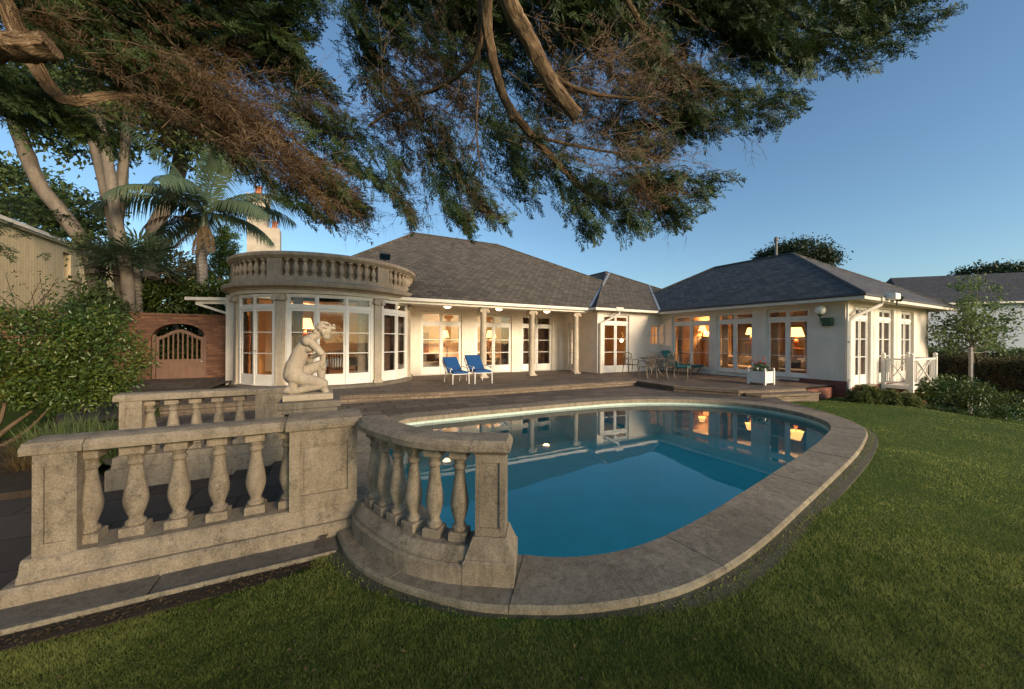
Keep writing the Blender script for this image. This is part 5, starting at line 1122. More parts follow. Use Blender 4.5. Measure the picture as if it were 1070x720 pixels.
# --- big cypress: trunk behind and to the left of the viewer, limbs reaching over the frame
CY = wthing('cypress_tree', 'huge old cypress whose dark boughs and bare limbs hang across the top', 'tree', (-4.6, -2.2, -.15)); co = tuple(CY['_o'])
mb = MB(); limb(mb, [(-4.6, -2.2, -.3), (-4.5, -2.2, 1), (-4.3, -2.0, 3.5), (-3.7, -1.5, 6), (-3.2, -1.0, 8.5)], .62, .28, 14); tube_uv(mb.build('trunk', M_bark, CY, smooth=60, frame='W'), 14)
K1 = Vector((-3.6, -1.4, 6.2)); K2 = Vector((-3.3, -1.1, 7.8)); K3 = Vector((-4.2, -1.9, 4.3))
def L_(ks, r0px, r1px, start=None, n=16):
    pts = [at(u, v, Y) for u, v, Y in ks]
    if start is not None: pts = [start, (start*.45+pts[0]*.55)+Vector((0, 0, .25))]+pts
    mb = MB(); limb(mb, pts, r0px/375*ks[0][2], r1px/375*ks[-1][2], n if r0px > 5 else 9, 7); tube_uv(mb.build('limb', M_bark, CY, smooth=60, frame='W'), n if r0px > 5 else 9)
L_([(515, -90, 3.6), (508, 0, 3.9), (511, 42, 4.05), (519, 78, 4.2), (530, 108, 4.35), (553, 138, 4.6), (580, 168, 4.9), (612, 200, 5.1), (640, 218, 5.2)], 8, 2, K1)
L_([(528, 104, 4.33), (533, 116, 4.34), (535, 126, 4.35)], 4.5, 3.2)
L_([(510, -110, 3.3), (532, 0, 3.6), (551, 38, 3.75), (571, 78, 3.9), (588, 103, 4.0), (603, 121, 4.1)], 11, 6.5, K1)
L_([(566, 62, 3.85), (582, 82, 4.0), (610, 95, 4.2), (640, 101, 4.4), (668, 103, 4.6)], 3.2, 1.2)
L_([(640, -60, 4.2), (655, 0, 4.4), (690, 48, 4.7), (715, 76, 5), (755, 97, 5.3), (790, 105, 5.5)], 4.5, 1.2, K2)
L_([(740, -50, 4.8), (798, 0, 5), (846, 32, 5.3), (878, 38, 5.4), (930, 34, 5.6)], 3.4, 1, K2)
L_([(-90, 30, 2.9), (0, 47, 3.1), (30, 50, 3.15), (54, 47, 3.2)], 15, 13, K3)
L_([(-40, -40, 3.1), (20, 40, 3.4), (52, 92, 3.6), (75, 106, 3.7), (110, 101, 3.9), (150, 101, 4.1), (185, 90, 4.3), (240, 80, 4.6)], 11, 2.5, K3)
L_([(505, 20, 4.1), (495, 62, 4.3), (462, 90, 4.5), (425, 105, 4.7), (385, 132, 4.9)], 3.6, 1.2)
L_([(500, 0, 4), (501, 70, 4.1), (498, 140, 4.2), (505, 185, 4.3)], 1.4, .7)
L_([(185, 90, 4.3), (235, 104, 4.5), (300, 140, 4.8), (368, 205, 5.1)], 2.6, 1)
L_([(180, 92, 4.3), (225, 120, 4.5), (275, 160, 4.7), (330, 215, 4.9)], 2.2, .9)
L_([(556, 142, 4.6), (600, 152, 4.8), (645, 160, 5.0), (700, 165, 5.2)], 2, .8)
L_([(150, 101, 4.1), (160, 60, 4.2), (165, 0, 4.4), (150, -60, 4.6)], 2.5, 3, None)
# spray templates
def spray_tmpl(nseg, seed, rag=1.0, th=.04):
    r = np.random.default_rng(seed); V = []; T = []
    def sl(p, d, L, w):
        p = np.array(p); d = np.array(d)/np.linalg.norm(d); s = np.cross(d, [0, 0, 1.0]); s = s/(np.linalg.norm(s)+1e-6)+np.array([0, 0, r.uniform(-.6, .6)])
        n = len(V); V.extend([p-s*w/2, p+s*w/2, p+d*L]); T.append([n, n+1, n+2])
    for i in range(nseg):
        s = (i+.5)/nseg; x = s; z = -.12*s*s
        for sg in (-1, 1):
            L = (.40*(1-s*.72))*r.uniform(.6, 1.15)*rag; ang = sg*r.uniform(.45, .95); dx, dy = math.cos(ang), math.sin(ang); dz = r.uniform(-.35, .15)
            for k in range(4):
                f = k/4; p = (x+dx*L*f, dy*L*f, z+dz*L*f*.8); a2 = ang+r.uniform(-.7, .7)
                sl(p, (math.cos(a2), math.sin(a2), dz+r.uniform(-.3, .3)), L*.42+.03, th*r.uniform(.7, 1.3))
    for k in range(4): sl((.9, 0, -.1), (1, r.uniform(-.4, .4), r.uniform(-.3, .2)), .16, th)
    return np.array(V), np.array(T)
def twig_tmpl(seed):
    r = np.random.default_rng(seed); V = []; T = []
    def ln(p, q, w):
        p = np.array(p); q = np.array(q); d = q-p; s = np.cross(d, r.normal(size=3)); s = s/(np.linalg.norm(s)+1e-9)*w/2; s2 = np.cross(d/np.linalg.norm(d), s)
        n = len(V); V.extend([p+s, p-s*.5+s2*.87, p-s*.5-s2*.87, q]); T.extend([[n, n+1, n+3], [n+1, n+2, n+3], [n+2, n, n+3]])
    def grow(p, d, L, w, lev):
        p = np.array(p); n = 3
        for i in range(n):
            q = p+d*L/n; ln(p, q+d*.02, w*(1-.2*i)); 
            if lev > 0:
                for _ in range(2): grow(q, unit(d+r.normal(size=3)*.55), L*r.uniform(.35, .6), w*.6, lev-1)
            p = q; d = unit(d+r.normal(size=3)*.16+np.array([.05, 0, 0]))
    grow((0, 0, 0), np.array([1., 0, 0]), 1.0, .024, 2)
    return np.array(V), np.array(T)
SPR = [spray_tmpl(9, s) for s in range(4)]; SPD = [spray_tmpl(7, 20+s, .9, .022) for s in range(3)]; TWG = [twig_tmpl(40+s) for s in range(4)]
GAPS = [[(326, 5), (355, 3), (358, 30), (356, 62), (367, 92), (380, 128), (371, 134), (357, 104), (344, 84), (322, 74), (306, 58), (324, 42)], [(733, 69), (757, 71), (800, 81), (850, 78), (880, 82), (860, 92), (789, 91), (765, 85), (750, 81), (735, 77)], [(690, 162), (720, 150), (765, 142), (860, 138), (850, 200), (770, 186), (735, 177), (700, 178)], [(528, 216), (545, 205), (560, 222), (558, 270), (530, 270)], [(432, 232), (446, 200), (458, 215), (470, 250), (440, 260)], [(395, 205), (412, 208), (416, 260), (380, 260)], [(760, 200), (745, 212), (720, 232), (800, 260), (800, 195)], [(440, 92), (462, 100), (470, 116), (450, 120)], [(470, 130), (488, 128), (492, 150), (476, 156)], [(425, 142), (440, 138), (446, 156), (430, 162)], [(520, 150), (534, 156), (530, 180), (518, 170)], [(645, 112), (668, 112), (664, 126), (648, 128)], [(400, 96), (412, 90), (416, 104), (404, 110)], [(575, 120), (590, 124), (590, 140), (576, 136)], [(714, 42), (735, 44), (742, 62), (727, 67)], [(398, 238), (404, 206), (414, 206), (416, 240)], [(480, 60), (492, 62), (490, 84), (478, 80)], [(452, 132), (462, 136), (458, 150), (448, 146)], [(620, 118), (632, 120), (628, 132), (616, 128)], [(672, 140), (690, 138), (694, 150), (676, 152)], [(660, 168), (676, 166), (680, 176), (662, 178)], [(366, 70), (376, 66), (380, 82), (370, 84)], [(545, 62), (556, 66), (552, 80), (542, 76)]]
def pads(specs, tm, dens, L, jit=.75, ydepth=.35, droop=.15, along=True, back=0.0):
    out = []
    for (u0, v0, Y0, u1, v1, Y1, wpx, *mul) in specs:
        m = mul[0] if mul else 1.0
        lp = math.hypot(u1-u0, v1-v0); n = max(2, int((lp+wpx)*wpx*dens*m)); t = rng.uniform(0, 1, n)
        p0 = np.array(at(u0, v0, Y0)); p1 = np.array(at(u1, v1, Y1)); d = (p1-p0)/np.linalg.norm(p1-p0); Ym = Y0+(Y1-Y0)*t
        sp = wpx/375*Ym*.27*(1-.5*t)
        P = p0+(p1-p0)*t[:, None]+rng.normal(size=(n, 3))*sp[:, None]*np.array([1, 1.0, 1])
        P[:, 1] += rng.normal(size=n)*ydepth
        dr = unit(d[None]+rng.normal(size=(n, 3))*jit+np.array([0, 0, -droop]))
        up = unit(rng.normal(size=(n, 3))*.6+np.array([0, -.5, .6])); fr = frames(dr, up); ch = rng.integers(0, len(tm), n)
        sc = L*Ym/4.8*rng.uniform(.65, 1.25, n); P = P-dr*(sc*.4)[:, None]
        tn = np.clip(rng.uniform(0, .75, n)+.25*t, 0, 1); C_ = P+dr*(sc*.5)[:, None]; pu = U0+F*C_[:, 0]/C_[:, 1]; pv = V0-F*(C_[:, 2]-CH)/C_[:, 1]; ok = np.ones(n, bool); pu = pu+rng.normal(size=n)*5; pv = pv+rng.normal(size=n)*4
        for g_ in GAPS: ok &= ~inpoly(pu, pv, g_)
        ch[~ok] = 99
        for k in range(len(tm)):
            q = ch == k
            if q.any(): V, T = scatter(tm[k], P[q], fr[q], sc[q]); out.append((V, T, np.repeat(tn[q], len(tm[k][0]))+rng.uniform(-.12, .12, len(V))))
    return merge(out)
GREEN = [  # along-bough pads: from (u,v,depth) to (u,v,depth), width in px
    # left mass
    (-60, -40, 3.6, 120, 20, 3.9, 90), (40, 0, 3.8, 200, 30, 4.2, 80), (150, -20, 4.0, 330, 20, 4.6, 80), (-30, 60, 3.5, 60, 120, 3.8, 46), (60, 40, 3.8, 190, 80, 4.2, 70), (170, 30, 4.2, 300, 60, 4.7, 70),
    (60, 105, 3.9, 92, 140, 4.1, 34), (-20, 100, 3.6, 22, 128, 3.7, 26), (260, 40, 4.5, 345, 62, 4.9, 40), (290, 70, 4.7, 352, 96, 5.0, 34), (300, 110, 4.8, 365, 140, 5.1, 34, .6), (330, 150, 4.9, 378, 178, 5.2, 30, .7), (345, 195, 5.0, 382, 222, 5.2, 28), (300, 205, 4.9, 345, 232, 5.1, 24, .8), (255, 165, 4.7, 305, 205, 4.9, 30, .5), (230, 140, 4.6, 262, 190, 4.7, 24, .5),
    (140, 90, 4.2, 235, 108, 4.5, 34), (180, 105, 4.4, 250, 150, 4.6, 30, .6), (320, -20, 4.8, 345, 40, 5.0, 30), (0, 210, 5.6, 62, 226, 5.8, 12, .5), (-20, 236, 5.6, 40, 240, 5.8, 8, .5), (-20, 258, 5.6, 20, 262, 5.7, 8, .4),
    # centre mass
    (350, -40, 4.6, 420, 20, 4.8, 50, 1.00), (352, 20, 4.7, 400, 60, 4.9, 33, 1.00), (420, -30, 4.6, 520, 20, 4.8, 65, 1.00), (400, 40, 4.8, 500, 80, 5.0, 43, 0.75), (380, 80, 4.9, 460, 130, 5.1, 29, 0.40), (375, 130, 4.9, 420, 190, 5.1, 29, 0.60), (430, 150, 5.0, 500, 200, 5.2, 32, 0.50),
    (380, 178, 5.0, 412, 205, 5.1, 19, 1.00), (415, 200, 5.0, 432, 232, 5.1, 16, 1.00), (450, 190, 5.1, 490, 236, 5.2, 29, 0.80), (490, 200, 5.1, 535, 236, 5.3, 24, 1.00), (520, 130, 4.9, 560, 210, 5.2, 33, 0.60), (440, 120, 4.9, 500, 175, 5.1, 29, 0.45),
    (540, -30, 4.5, 640, 30, 4.8, 72, 1.00), (600, 20, 4.8, 690, 60, 5.0, 43, 0.70), (620, -40, 4.7, 740, 10, 5.0, 58, 1.00), (560, 150, 4.9, 620, 205, 5.2, 33, 0.60), (585, 195, 5.1, 622, 244, 5.2, 24, 1.00), (620, 200, 5.1, 668, 242, 5.3, 24, 1.00), (660, 190, 5.2, 712, 232, 5.4, 24, 1.00), (640, 140, 5.0, 720, 170, 5.3, 29, 0.60),
    (640, 60, 4.8, 720, 100, 5.1, 36, 0.50)]
RIGHT = [(690, -40, 4.8, 830, -6, 5.2, 60), (710, 0, 4.9, 800, 30, 5.2, 44), (740, 20, 5.0, 846, 58, 5.4, 30), (780, 46, 5.1, 838, 74, 5.4, 20), (760, 30, 5.1, 800, 70, 5.3, 26), (830, 20, 5.2, 932, 58, 5.7, 20), (850, 44, 5.3, 905, 66, 5.6, 15), (800, 8, 5.1, 930, 30, 5.6, 26), (880, 18, 5.4, 984, 24, 5.9, 13), (900, 30, 5.4, 968, 34, 5.8, 9), (800, -40, 5.0, 930, -14, 5.6, 46), (890, -24, 5.4, 985, -4, 5.9, 18), (860, 0, 5.3, 950, 8, 5.7, 22),
         (670, 70, 4.9, 750, 92, 5.2, 34), (730, 90, 5.1, 849, 98, 5.6, 15), (760, 100, 5.2, 830, 106, 5.5, 14), (740, 108, 5.1, 822, 128, 5.6, 15), (700, 110, 5.0, 765, 136, 5.3, 22), (710, 132, 5.2, 752, 150, 5.4, 14), (650, 110, 4.9, 720, 132, 5.2, 30), (680, 176, 5.2, 758, 189, 5.6, 15), (690, 192, 5.2, 742, 207, 5.5, 15), (650, 180, 5.1, 700, 196, 5.3, 24), (690, 206, 5.3, 716, 226, 5.4, 14), (650, 150, 5.0, 700, 160, 5.2, 22, .7)]
DEAD = [(150, 90, 4.2, 300, 150, 4.8, 70, .9), (210, 110, 4.5, 365, 205, 5.1, 60, 1.0), (240, 90, 4.6, 360, 130, 5.0, 50, .8), (280, 170, 4.8, 370, 226, 5.1, 44, .9), (100, 40, 3.9, 260, 70, 4.5, 60, .5), (20, 20, 3.6, 120, 80, 3.9, 60, .4), (90, 0, 4, 240, 10, 4.5, 60, .35), (250, 30, 4.6, 340, 70, 4.9, 40, .4),
        (400, 100, 4.9, 480, 160, 5.1, 60, .5), (420, 60, 4.8, 500, 110, 5.0, 50, .4), (560, 60, 4.6, 680, 110, 5.0, 60, .4), (600, 190, 5.1, 680, 215, 5.3, 36, .8), (420, 210, 5.1, 440, 236, 5.1, 20, .8), (470, 205, 5.1, 520, 226, 5.2, 24, .5), (640, 200, 5.2, 690, 225, 5.3, 24, .5), (660, 60, 4.9, 720, 110, 5.1, 40, .6)]
TW = [(150, 95, 4.2, 360, 200, 5.0, 60, 1.0), (200, 85, 4.4, 340, 130, 4.9, 44, .8), (100, 20, 3.9, 230, 80, 4.4, 60, .4), (480, 90, 4.4, 385, 130, 4.9, 50, 1.1), (500, 70, 4.4, 430, 190, 5.0, 60, .7), (565, 60, 4.0, 690, 105, 4.7, 55, 1.2), (560, 145, 4.7, 690, 205, 5.3, 46, 1.3), (540, 120, 4.6, 700, 165, 5.2, 40, .8), (640, 20, 4.5, 720, 110, 5.1, 50, .7), (500, 110, 4.4, 490, 210, 5.0, 40, .6), (520, 20, 4.2, 440, 90, 4.7, 50, .6), (700, 60, 4.9, 800, 110, 5.3, 40, .4), (60, 110, 3.8, 230, 80, 4.4, 40, .5)]
V, T, q = pads(GREEN, SPR, 1/25, .29, jit=.6, ydepth=.22); FILL = [(380, -30, 5.4, 520, 40, 5.6, 80), (480, -20, 5.4, 600, 40, 5.6, 80), (500, 40, 5.5, 600, 110, 5.7, 60, .8), (420, 70, 5.5, 540, 140, 5.7, 50, .35), (560, 90, 5.5, 680, 150, 5.8, 46, .7), (520, 120, 5.5, 590, 180, 5.7, 46, .6), (620, -20, 5.4, 740, 70, 5.8, 60, .8), (385, 110, 5.5, 480, 185, 5.7, 46, .55), (360, 50, 5.3, 430, 110, 5.5, 40, .6), (500, 150, 5.5, 560, 200, 5.6, 40, .5)]
VF, TF, qf = pads(FILL, SPR, 1/31, .30); 
def shade_pads(specs, n):                               # unseen boughs added behind the viewpoint to shade the near lawn
    out = []
    for p0, p1, w_ in specs:
        p0 = np.array(p0); p1 = np.array(p1); t = rng.uniform(0, 1, n); P = p0+(p1-p0)*t[:, None]+rng.normal(size=(n, 3))*w_*(1-.5*t)[:, None]; dr = unit((p1-p0)[None]/np.linalg.norm(p1-p0)+rng.normal(size=(n, 3))*.6); tm = SPR[0]
        V, T = scatter(tm, P, frames(dr, rng.normal(size=(n, 3))), .42*rng.uniform(.7, 1.3, n)); out.append((V, T, np.repeat(rng.uniform(0, .8, n), len(tm[0]))))
    return merge(out)
VB, TB, qb = shade_pads([((-.5, -4.2, 3.4), (4.5, -3.6, 2.5), .35), ((3.0, -3.7, 2.6), (6.2, -3.3, 2.2), .4), ((5.0, -3.5, 2.4), (9.0, -3.3, 2.2), .4), ((4.0, -4.3, 2.9), (8.0, -4.2, 2.6), .4)], 520)
mb = MB(); limb(mb, [(-3.9, -1.9, 4.6), (-2.5, -3.4, 3.9), (.5, -4.0, 3.2), (4.5, -3.7, 2.5), (8.6, -3.4, 2.3)], .12, .02, 9, 5); tube_uv(mb.build('limb', M_bark, CY, smooth=60, frame='W'), 9)  # out-of-view limb added to carry the shading boughs
V, T, q = merge([(V, T, q), (VF, TF, qf), (VB, TB, qb)]); VR, TR_, qr = pads(RIGHT, SPR, 1/16, .27, jit=.38, ydepth=.22, droop=0.03); V, T, q = merge([(V, T, q), (VR, TR_, qr)]); bigmesh('foliage', V, T, M_cyp, CY, q, co)
V, T, q = pads(DEAD, SPD, 1/40, .38, jit=.5); bigmesh('dead_foliage', V, T, M_cypd, CY, q, co)
V, T, q = pads(TW, TWG, 1/260, .62, jit=.5, droop=.1); bigmesh('dead_twigs', V, T, M_twig, CY, q, co)
# --- tall pale trunks at the left with broad leaved crowns
def wtree(name, label, trunks, blobs, per, spread, size, leafm, barkm, group=None, w=.5):
    b = trunks[0][0][0]; b = (b[0], b[1], b[2]); t = wthing(name, label, 'tree', b, group)
    for ks, r0, r1 in trunks: mb = MB(); limb(mb, ks, r0, r1, 12, 5); mb.build('trunk' if (ks, r0, r1) == trunks[0] else 'limb', barkm, t, smooth=60, frame='W')
    if blobs: foliage('foliage', leafm, t, blobs, per, spread, size, w, origin=b)
    return t
def P(u, v, Y): return at(u, v, Y)
def W_(u, v, Y, ru, rv, ry, n): c = at(u, v, Y); return (tuple(c), (ru/375*Y, ry, rv/375*Y), n)
wtree('pale_trunk_tree', 'leaning pale trunk at the far left, tilted to the right above the yellow house', [([P(104, 330, 13), P(97, 274, 13), P(70, 230, 12.7), P(40, 190, 12.4), P(22, 145, 12), P(5, 95, 11.8), (-12, -0, 0)][:6], .25, .17)], [W_(35, 60, 12, 70, 50, 1.5, 110), W_(80, 120, 12.3, 40, 20, 1.2, 60)], 26, .22, .2, M_broad, M_pale_bark, 'leaning trees behind the garden wall')
wtree('pale_trunk_tree', 'forked pale trunk rising behind the palms, left of the brick wall', [([P(132, 345, 12.5), P(126, 300, 12.5), P(118, 235, 12.4), P(107, 185, 12.2), P(95, 130, 12), P(90, 80, 12)], .17, .14), ([P(122, 250, 12.4), P(127, 200, 12.5), P(131, 160, 12.6), P(136, 110, 12.7), P(138, 60, 12.8)], .16, .13)], [W_(150, 128, 14.5, 75, 30, 1.2, 130), W_(75, 140, 12.4, 35, 22, 1.2, 50), W_(215, 150, 15.4, 40, 30, 1.2, 70), W_(120, 80, 13, 90, 40, 1.5, 110), W_(190, 110, 15.5, 60, 25, 1.5, 80)], 26, .24, .2, M_broad, M_pale_bark, 'leaning trees behind the garden wall')
wtree('pale_trunk_tree', 'ringed slender trunk curving up behind the brick wall', [([P(138, 350, 11.8), P(136, 330, 11.8), P(133, 290, 11.8), P(124, 240, 11.7), P(117, 195, 11.6), P(110, 150, 11.6), P(100, 110, 11.6)], .18, .13)], [W_(95, 105, 11.6, 40, 22, 1, 40)], 24, .2, .18, M_broad, M_pale_bark, 'leaning trees behind the garden wall')
wtree('pale_trunk_tree', 'short thick pale trunk behind the palm crown', [([P(157, 345, 16), P(158, 280, 16), P(162, 240, 16), P(172, 218, 16), P(182, 195, 16), P(190, 160, 16)], .32, .25)], [W_(200, 130, 16, 60, 25, 1.5, 60)], 24, .25, .22, M_broad, M_pale_bark, 'leaning trees behind the garden wall')
wtree('evergreen_tree', 'dark evergreen crown behind the yellow house at the far left', [([P(30, 330, 22), P(32, 250, 22), P(35, 210, 22)], .3, .15)], [W_(28, 205, 22, 30, 28, 2, 90), W_(80, 222, 21, 26, 20, 1.6, 60), W_(60, 236, 21.5, 40, 10, 1.6, 26)], 26, .34, .34, M_broad, M_pale_bark)
wtree('evergreen_tree', 'grey green bush top beyond the wall between the palms', [([P(185, 340, 22), P(185, 300, 22), P(185, 280, 22)], .2, .1)], [W_(180, 283, 22, 30, 17, 1.5, 110), W_(210, 300, 20, 25, 20, 1.3, 80)], 26, .25, .22, M_hedge, M_pale_bark)
wtree('evergreen_shrub', 'leafy creeper and shrub growing on top of the yellow house wall', [([P(80, 345, 11.2), P(82, 310, 11.2), P(84, 290, 11.2)], .06, .03)], [W_(98, 264, 12.9, 7, 18, .5, 24), W_(94, 304, 11.2, 9, 14, .5, 26), W_(104, 325, 10.9, 22, 12, .5, 60)], 22, .13, .14, M_broad, M_pale_bark)
wtree('evergreen_shrub', 'fern green shrubs just behind the brick wall by the gate', [([P(185, 350, 12.8), P(185, 330, 12.8), P(185, 318, 12.8)], .08, .04)], [W_(180, 313, 12.9, 30, 16, .6, 110), W_(222, 318, 12.9, 16, 16, .5, 60), W_(120, 322, 12.6, 16, 12, .5, 60), W_(187, 350, 13.4, 32, 26, .4, 200), W_(187, 385, 13.4, 32, 20, .4, 120)], 26, .16, .22, M_leaf, M_pale_bark, w=.25)
for u, lab in ((229, 'left of two narrow upright bright green conifers beside the chimney'), (240, 'right of two narrow upright bright green conifers beside the chimney')):
    wtree('column_conifer', lab, [([P(u, 330, 17.5), P(u, 290, 17.5), P(u, 260, 17.5)], .08, .03)], [W_(u, 285-(u-229), 17.5, 7, 48, .35, 90), W_(u, 260, 17.5, 5, 26, .25, 40)], 40, .09, .12, M_conif, M_pale_bark, 'column conifers beside the chimney', .3)
wtree('dome_tree', 'distant round topped dark tree behind the wing roof', [([P(832, 330, 45), P(832, 290, 45), P(832, 270, 45)], .5, .3)], [W_(828, 267, 45, 28, 11, 4, 150), W_(848, 273, 44, 18, 6, 3, 70), W_(812, 269, 45, 14, 7, 3, 60)], 44, .42, .34, M_pine, M_pale_bark)
wtree('dome_tree', 'low dark tree top just above the right neighbour roof', [([P(1030, 340, 60), P(1030, 300, 60), P(1030, 288, 60)], .4, .2)], [W_(1030, 287, 60, 26, 6, 3, 70), W_(1055, 284, 60, 24, 5, 3, 60)], 22, .5, .6, M_pine, M_pale_bark)
# --- palms
def frond(base, direc, L, mat_list, arch, n=60, wl=.78, hang=1.15, lw=.05):
    b = np.array(base, float); d = unit(np.array(direc, float)); out = np.array([d[0], d[1], 0]); out = out/(np.linalg.norm(out)+1e-6)
    pts = []; p = b.copy(); dd = d.copy(); m = 16
    for i in range(m+1): pts.append(p.copy()); p = p+dd*L/m; dd = unit(dd+np.array([0, 0, -arch/m*(.5+1.6*i/m)]))
    pts = np.array(pts); V = []; T = []; side = unit(np.cross(dd*0+d, [0, 0, 1.0]))
    for i in range(n):
        s = .1+.9*(i+rng.uniform(0, .8))/n; f = min(s, .999)*m; k = int(f); q = pts[k]*(1-f+k)+pts[k+1]*(f-k); tdir = unit(pts[k+1]-pts[k])
        LL = wl*L/2.6*math.sin(math.pi*min(.97, .12+.86*s))**.6*rng.uniform(.8, 1.1)
        for sg in (-1, 1):
            e = unit(side*sg*.85+tdir*.6+np.array([0, 0, -.15])); mid = q+e*LL*.5+np.array([0, 0, -.06*hang*LL]); tip = q+e*LL*.9+np.array([0, 0, -hang*LL*.55]); ww = np.cross(e, unit(np.cross(e, tdir)))*lw*.5
            nv = len(V); V += [q-ww*.6, q+ww*.6, mid+ww, mid-ww, tip]; T += [[nv, nv+1, nv+2], [nv, nv+2, nv+3], [nv+3, nv+2, nv+4]]
    return np.array(V), np.array(T), [tuple(x) for x in pts]
PB = at(213, 335, 13.0); PT = at(214, 236, 13.0)
PA = wthing('palm_tree', 'feather leaved palm with a slim ringed trunk and drooping fronds, right of the pale trunks', 'palm tree', tuple(at(213, 345, 13.0)))
mb = MB(); limb(mb, [at(213, 350, 13), at(212, 300, 13), at(210, 260, 13), PT], .17, .13, 12); mb.build('trunk', M_palm_bark, PA, smooth=60, frame='W')
mb = MB(); limb(mb, [PT-Vector((0, 0, .35)), PT, PT+Vector((0, 0, .5)), PT+Vector((0, 0, .8))], .15, .06, 10); mb.build('crownshaft', M_palm, PA, smooth=60, frame='W')
tipsr = [(-1.0, .2, 1.0, 2.9, 1.0), (-.55, -.3, 1.3, 3.1, .9), (-.1, .3, 1.6, 3.2, .8), (.5, -.2, 1.3, 3.0, 1.1), (1.0, .3, .9, 3.0, 1.3), (1.1, -.3, .45, 2.9, 1.2), (.7, .7, .7, 2.8, 1.2), (-1.1, -.4, .55, 3.0, 1.2), (-.8, .8, .6, 2.8, 1.2), (.3, -1, .8, 2.6, 1.5), (-.4, -1, .6, 2.6, 1.5), (-1.0, .3, .05, 2.5, 1.0), (1.0, .1, .0, 2.4, 1.0), (.1, .9, .9, 2.7, 1.2)]
for (x, y, z, L, ar) in tipsr:
    V, T, pts = frond(np.array(PT)+np.array([0, 0, .45]), (x, y, z), L*1.12, None, ar)
    o = bigmesh('frond', V, T, M_palm, PA, rng.uniform(.1, .9)+rng.uniform(-.15, .15, len(V)), tuple(PA['_o']))
    MB().tube(pts, [.03*(1-.8*i/16) for i in range(17)], 5).build('rib', M_palm, o, origin=tuple(PA['_o']), frame='W')
for (x, y, z, L, ar) in [(.5, -.4, -.6, 1.5, .6), (-.5, -.3, -.5, 1.4, .6), (.1, -.5, -.9, 1.4, .4), (-.3, .4, -.5, 1.3, .5), (-.7, -.6, .3, 1.9, 1.6)]:
    V, T, pts = frond(np.array(PT)+np.array([0, 0, .1]), (x, y, z), L, None, ar, 22, .5, .9, .05); o = bigmesh('dead_frond', V, T, M_palmdead, PA, rng.uniform(.1, .9, len(V)), tuple(PA['_o']))
FC = at(140, 280, 12.2)
FP = wthing('fan_palm', 'low fan palm with spiky dark fans and brown skirt, behind the brick wall', 'palm tree', tuple(at(144, 350, 12.2)))
mb = MB(); limb(mb, [at(144, 355, 12.2), at(143, 320, 12.2), FC], .17, .15, 12); mb.build('trunk', M_palm_bark, FP, smooth=60, frame='W')
def fan(c, d, L, R_, n=22):
    c = np.array(c); d = unit(np.array(d, float)); h = c+d*L; s = unit(np.cross(d, [0, 0, 1.0])); u = np.cross(s, d); V = []; T = []
    for i in range(n):
        th = -2.1+4.2*i/(n-1); e = unit(d*math.cos(th)+s*math.sin(th)+u*.12*rng.normal()-np.array([0, 0, .12])); w_ = np.cross(e, u)*.03; tip = h+e*R_*rng.uniform(.85, 1.05)+np.array([0, 0, -.08*R_]); m_ = h+e*R_*.55
        k = len(V); V += [h, m_+w_, m_-w_, tip]; T += [[k, k+1, k+2], [k+2, k+1, k+3]]
    return np.array(V), np.array(T), h
for i in range(52):
    th = rng.uniform(0, 6.28); el = rng.uniform(-.5, 1.3); d = (math.cos(th)*math.cos(el), math.sin(th)*math.cos(el), math.sin(el)); dead = el < -.1
    V, T, h = fan(FC, d, rng.uniform(.6, 1.05), rng.uniform(.55, .85)); o = bigmesh('dead_fan' if dead else 'fan_leaf', V, T, M_palmdead if dead else M_palm, FP, rng.uniform(0, .8)+rng.uniform(-.1, .1, len(V)), tuple(FP['_o']))
    if not dead: MB().tube([tuple(FC), tuple(h)], [.02, .012], 5).build('stalk', M_palm, o, origin=tuple(FP['_o']), frame='W')
# --- glossy shrub, strap leaves, dry grass at the left
M_stem = plain('shrub_stem', (0.12, 0.075, 0.04), .85, .25, 6)
def shrub(name, label, blobs, per, spread, size, mat, base, stems=(), w=.5, group=None, floor=None, cat='shrub'):
    t = wthing(name, label, cat, tuple(base), group)
    if stems:
        mb = MB()
        for ks, r0, r1 in stems: limb(mb, ks, r0, r1, 7, 4)
        mb.build('stem', M_stem, t, smooth=60, frame='W')
    foliage('foliage', mat, t, blobs, per, spread, size, w, origin=tuple(base), floor=floor); return t
SB_ = at(20, 478, 5.2)
shrub('glossy_shrub', 'big glossy leaved green shrub with yellowing leaves, left of the brick wall', [W_(40, 358, 6.3, 72, 34, .8, 300), W_(102, 376, 6.4, 42, 42, .6, 250), W_(20, 388, 6.2, 60, 32, .7, 200), W_(66, 404, 6.3, 62, 22, .5, 190), W_(85, 335, 6.6, 40, 18, .5, 80)], 24, .085, .066, M_leaf, SB_,
      [([at(-20, 472, 5.6), at(10, 446, 5.9), at(40, 425, 6.2), at(70, 404, 6.4)], .045, .015), ([at(-20, 472, 5.6), at(0, 440, 5.9), at(10, 405, 6.1), at(30, 370, 6.3)], .04, .012), ([at(-10, 472, 5.6), at(25, 452, 5.8), at(50, 428, 6.2)], .035, .012), ([at(-30, 466, 5.6), at(-5, 425, 5.9), at(20, 400, 6.2)], .035, .012)], .5)
t = wthing('sparse_shrub', 'thin leggy shrub with bare stems in front of the yellow house', 'shrub', tuple(at(35, 345, 7)))
mb = MB(); tips = []
for i in range(22):
    u0 = rng.uniform(10, 60); u1 = u0+rng.uniform(-55, 50); v1 = rng.uniform(285, 322); q = at(u1, v1, 7+rng.uniform(-.5, .5)); limb(mb, [at(u0, 350, 7), at((u0*1.3+u1*.7)/2, 325, 7), q], .014, .004, 5, 3); tips.append((tuple(q), (.12, .12, .1), 1))
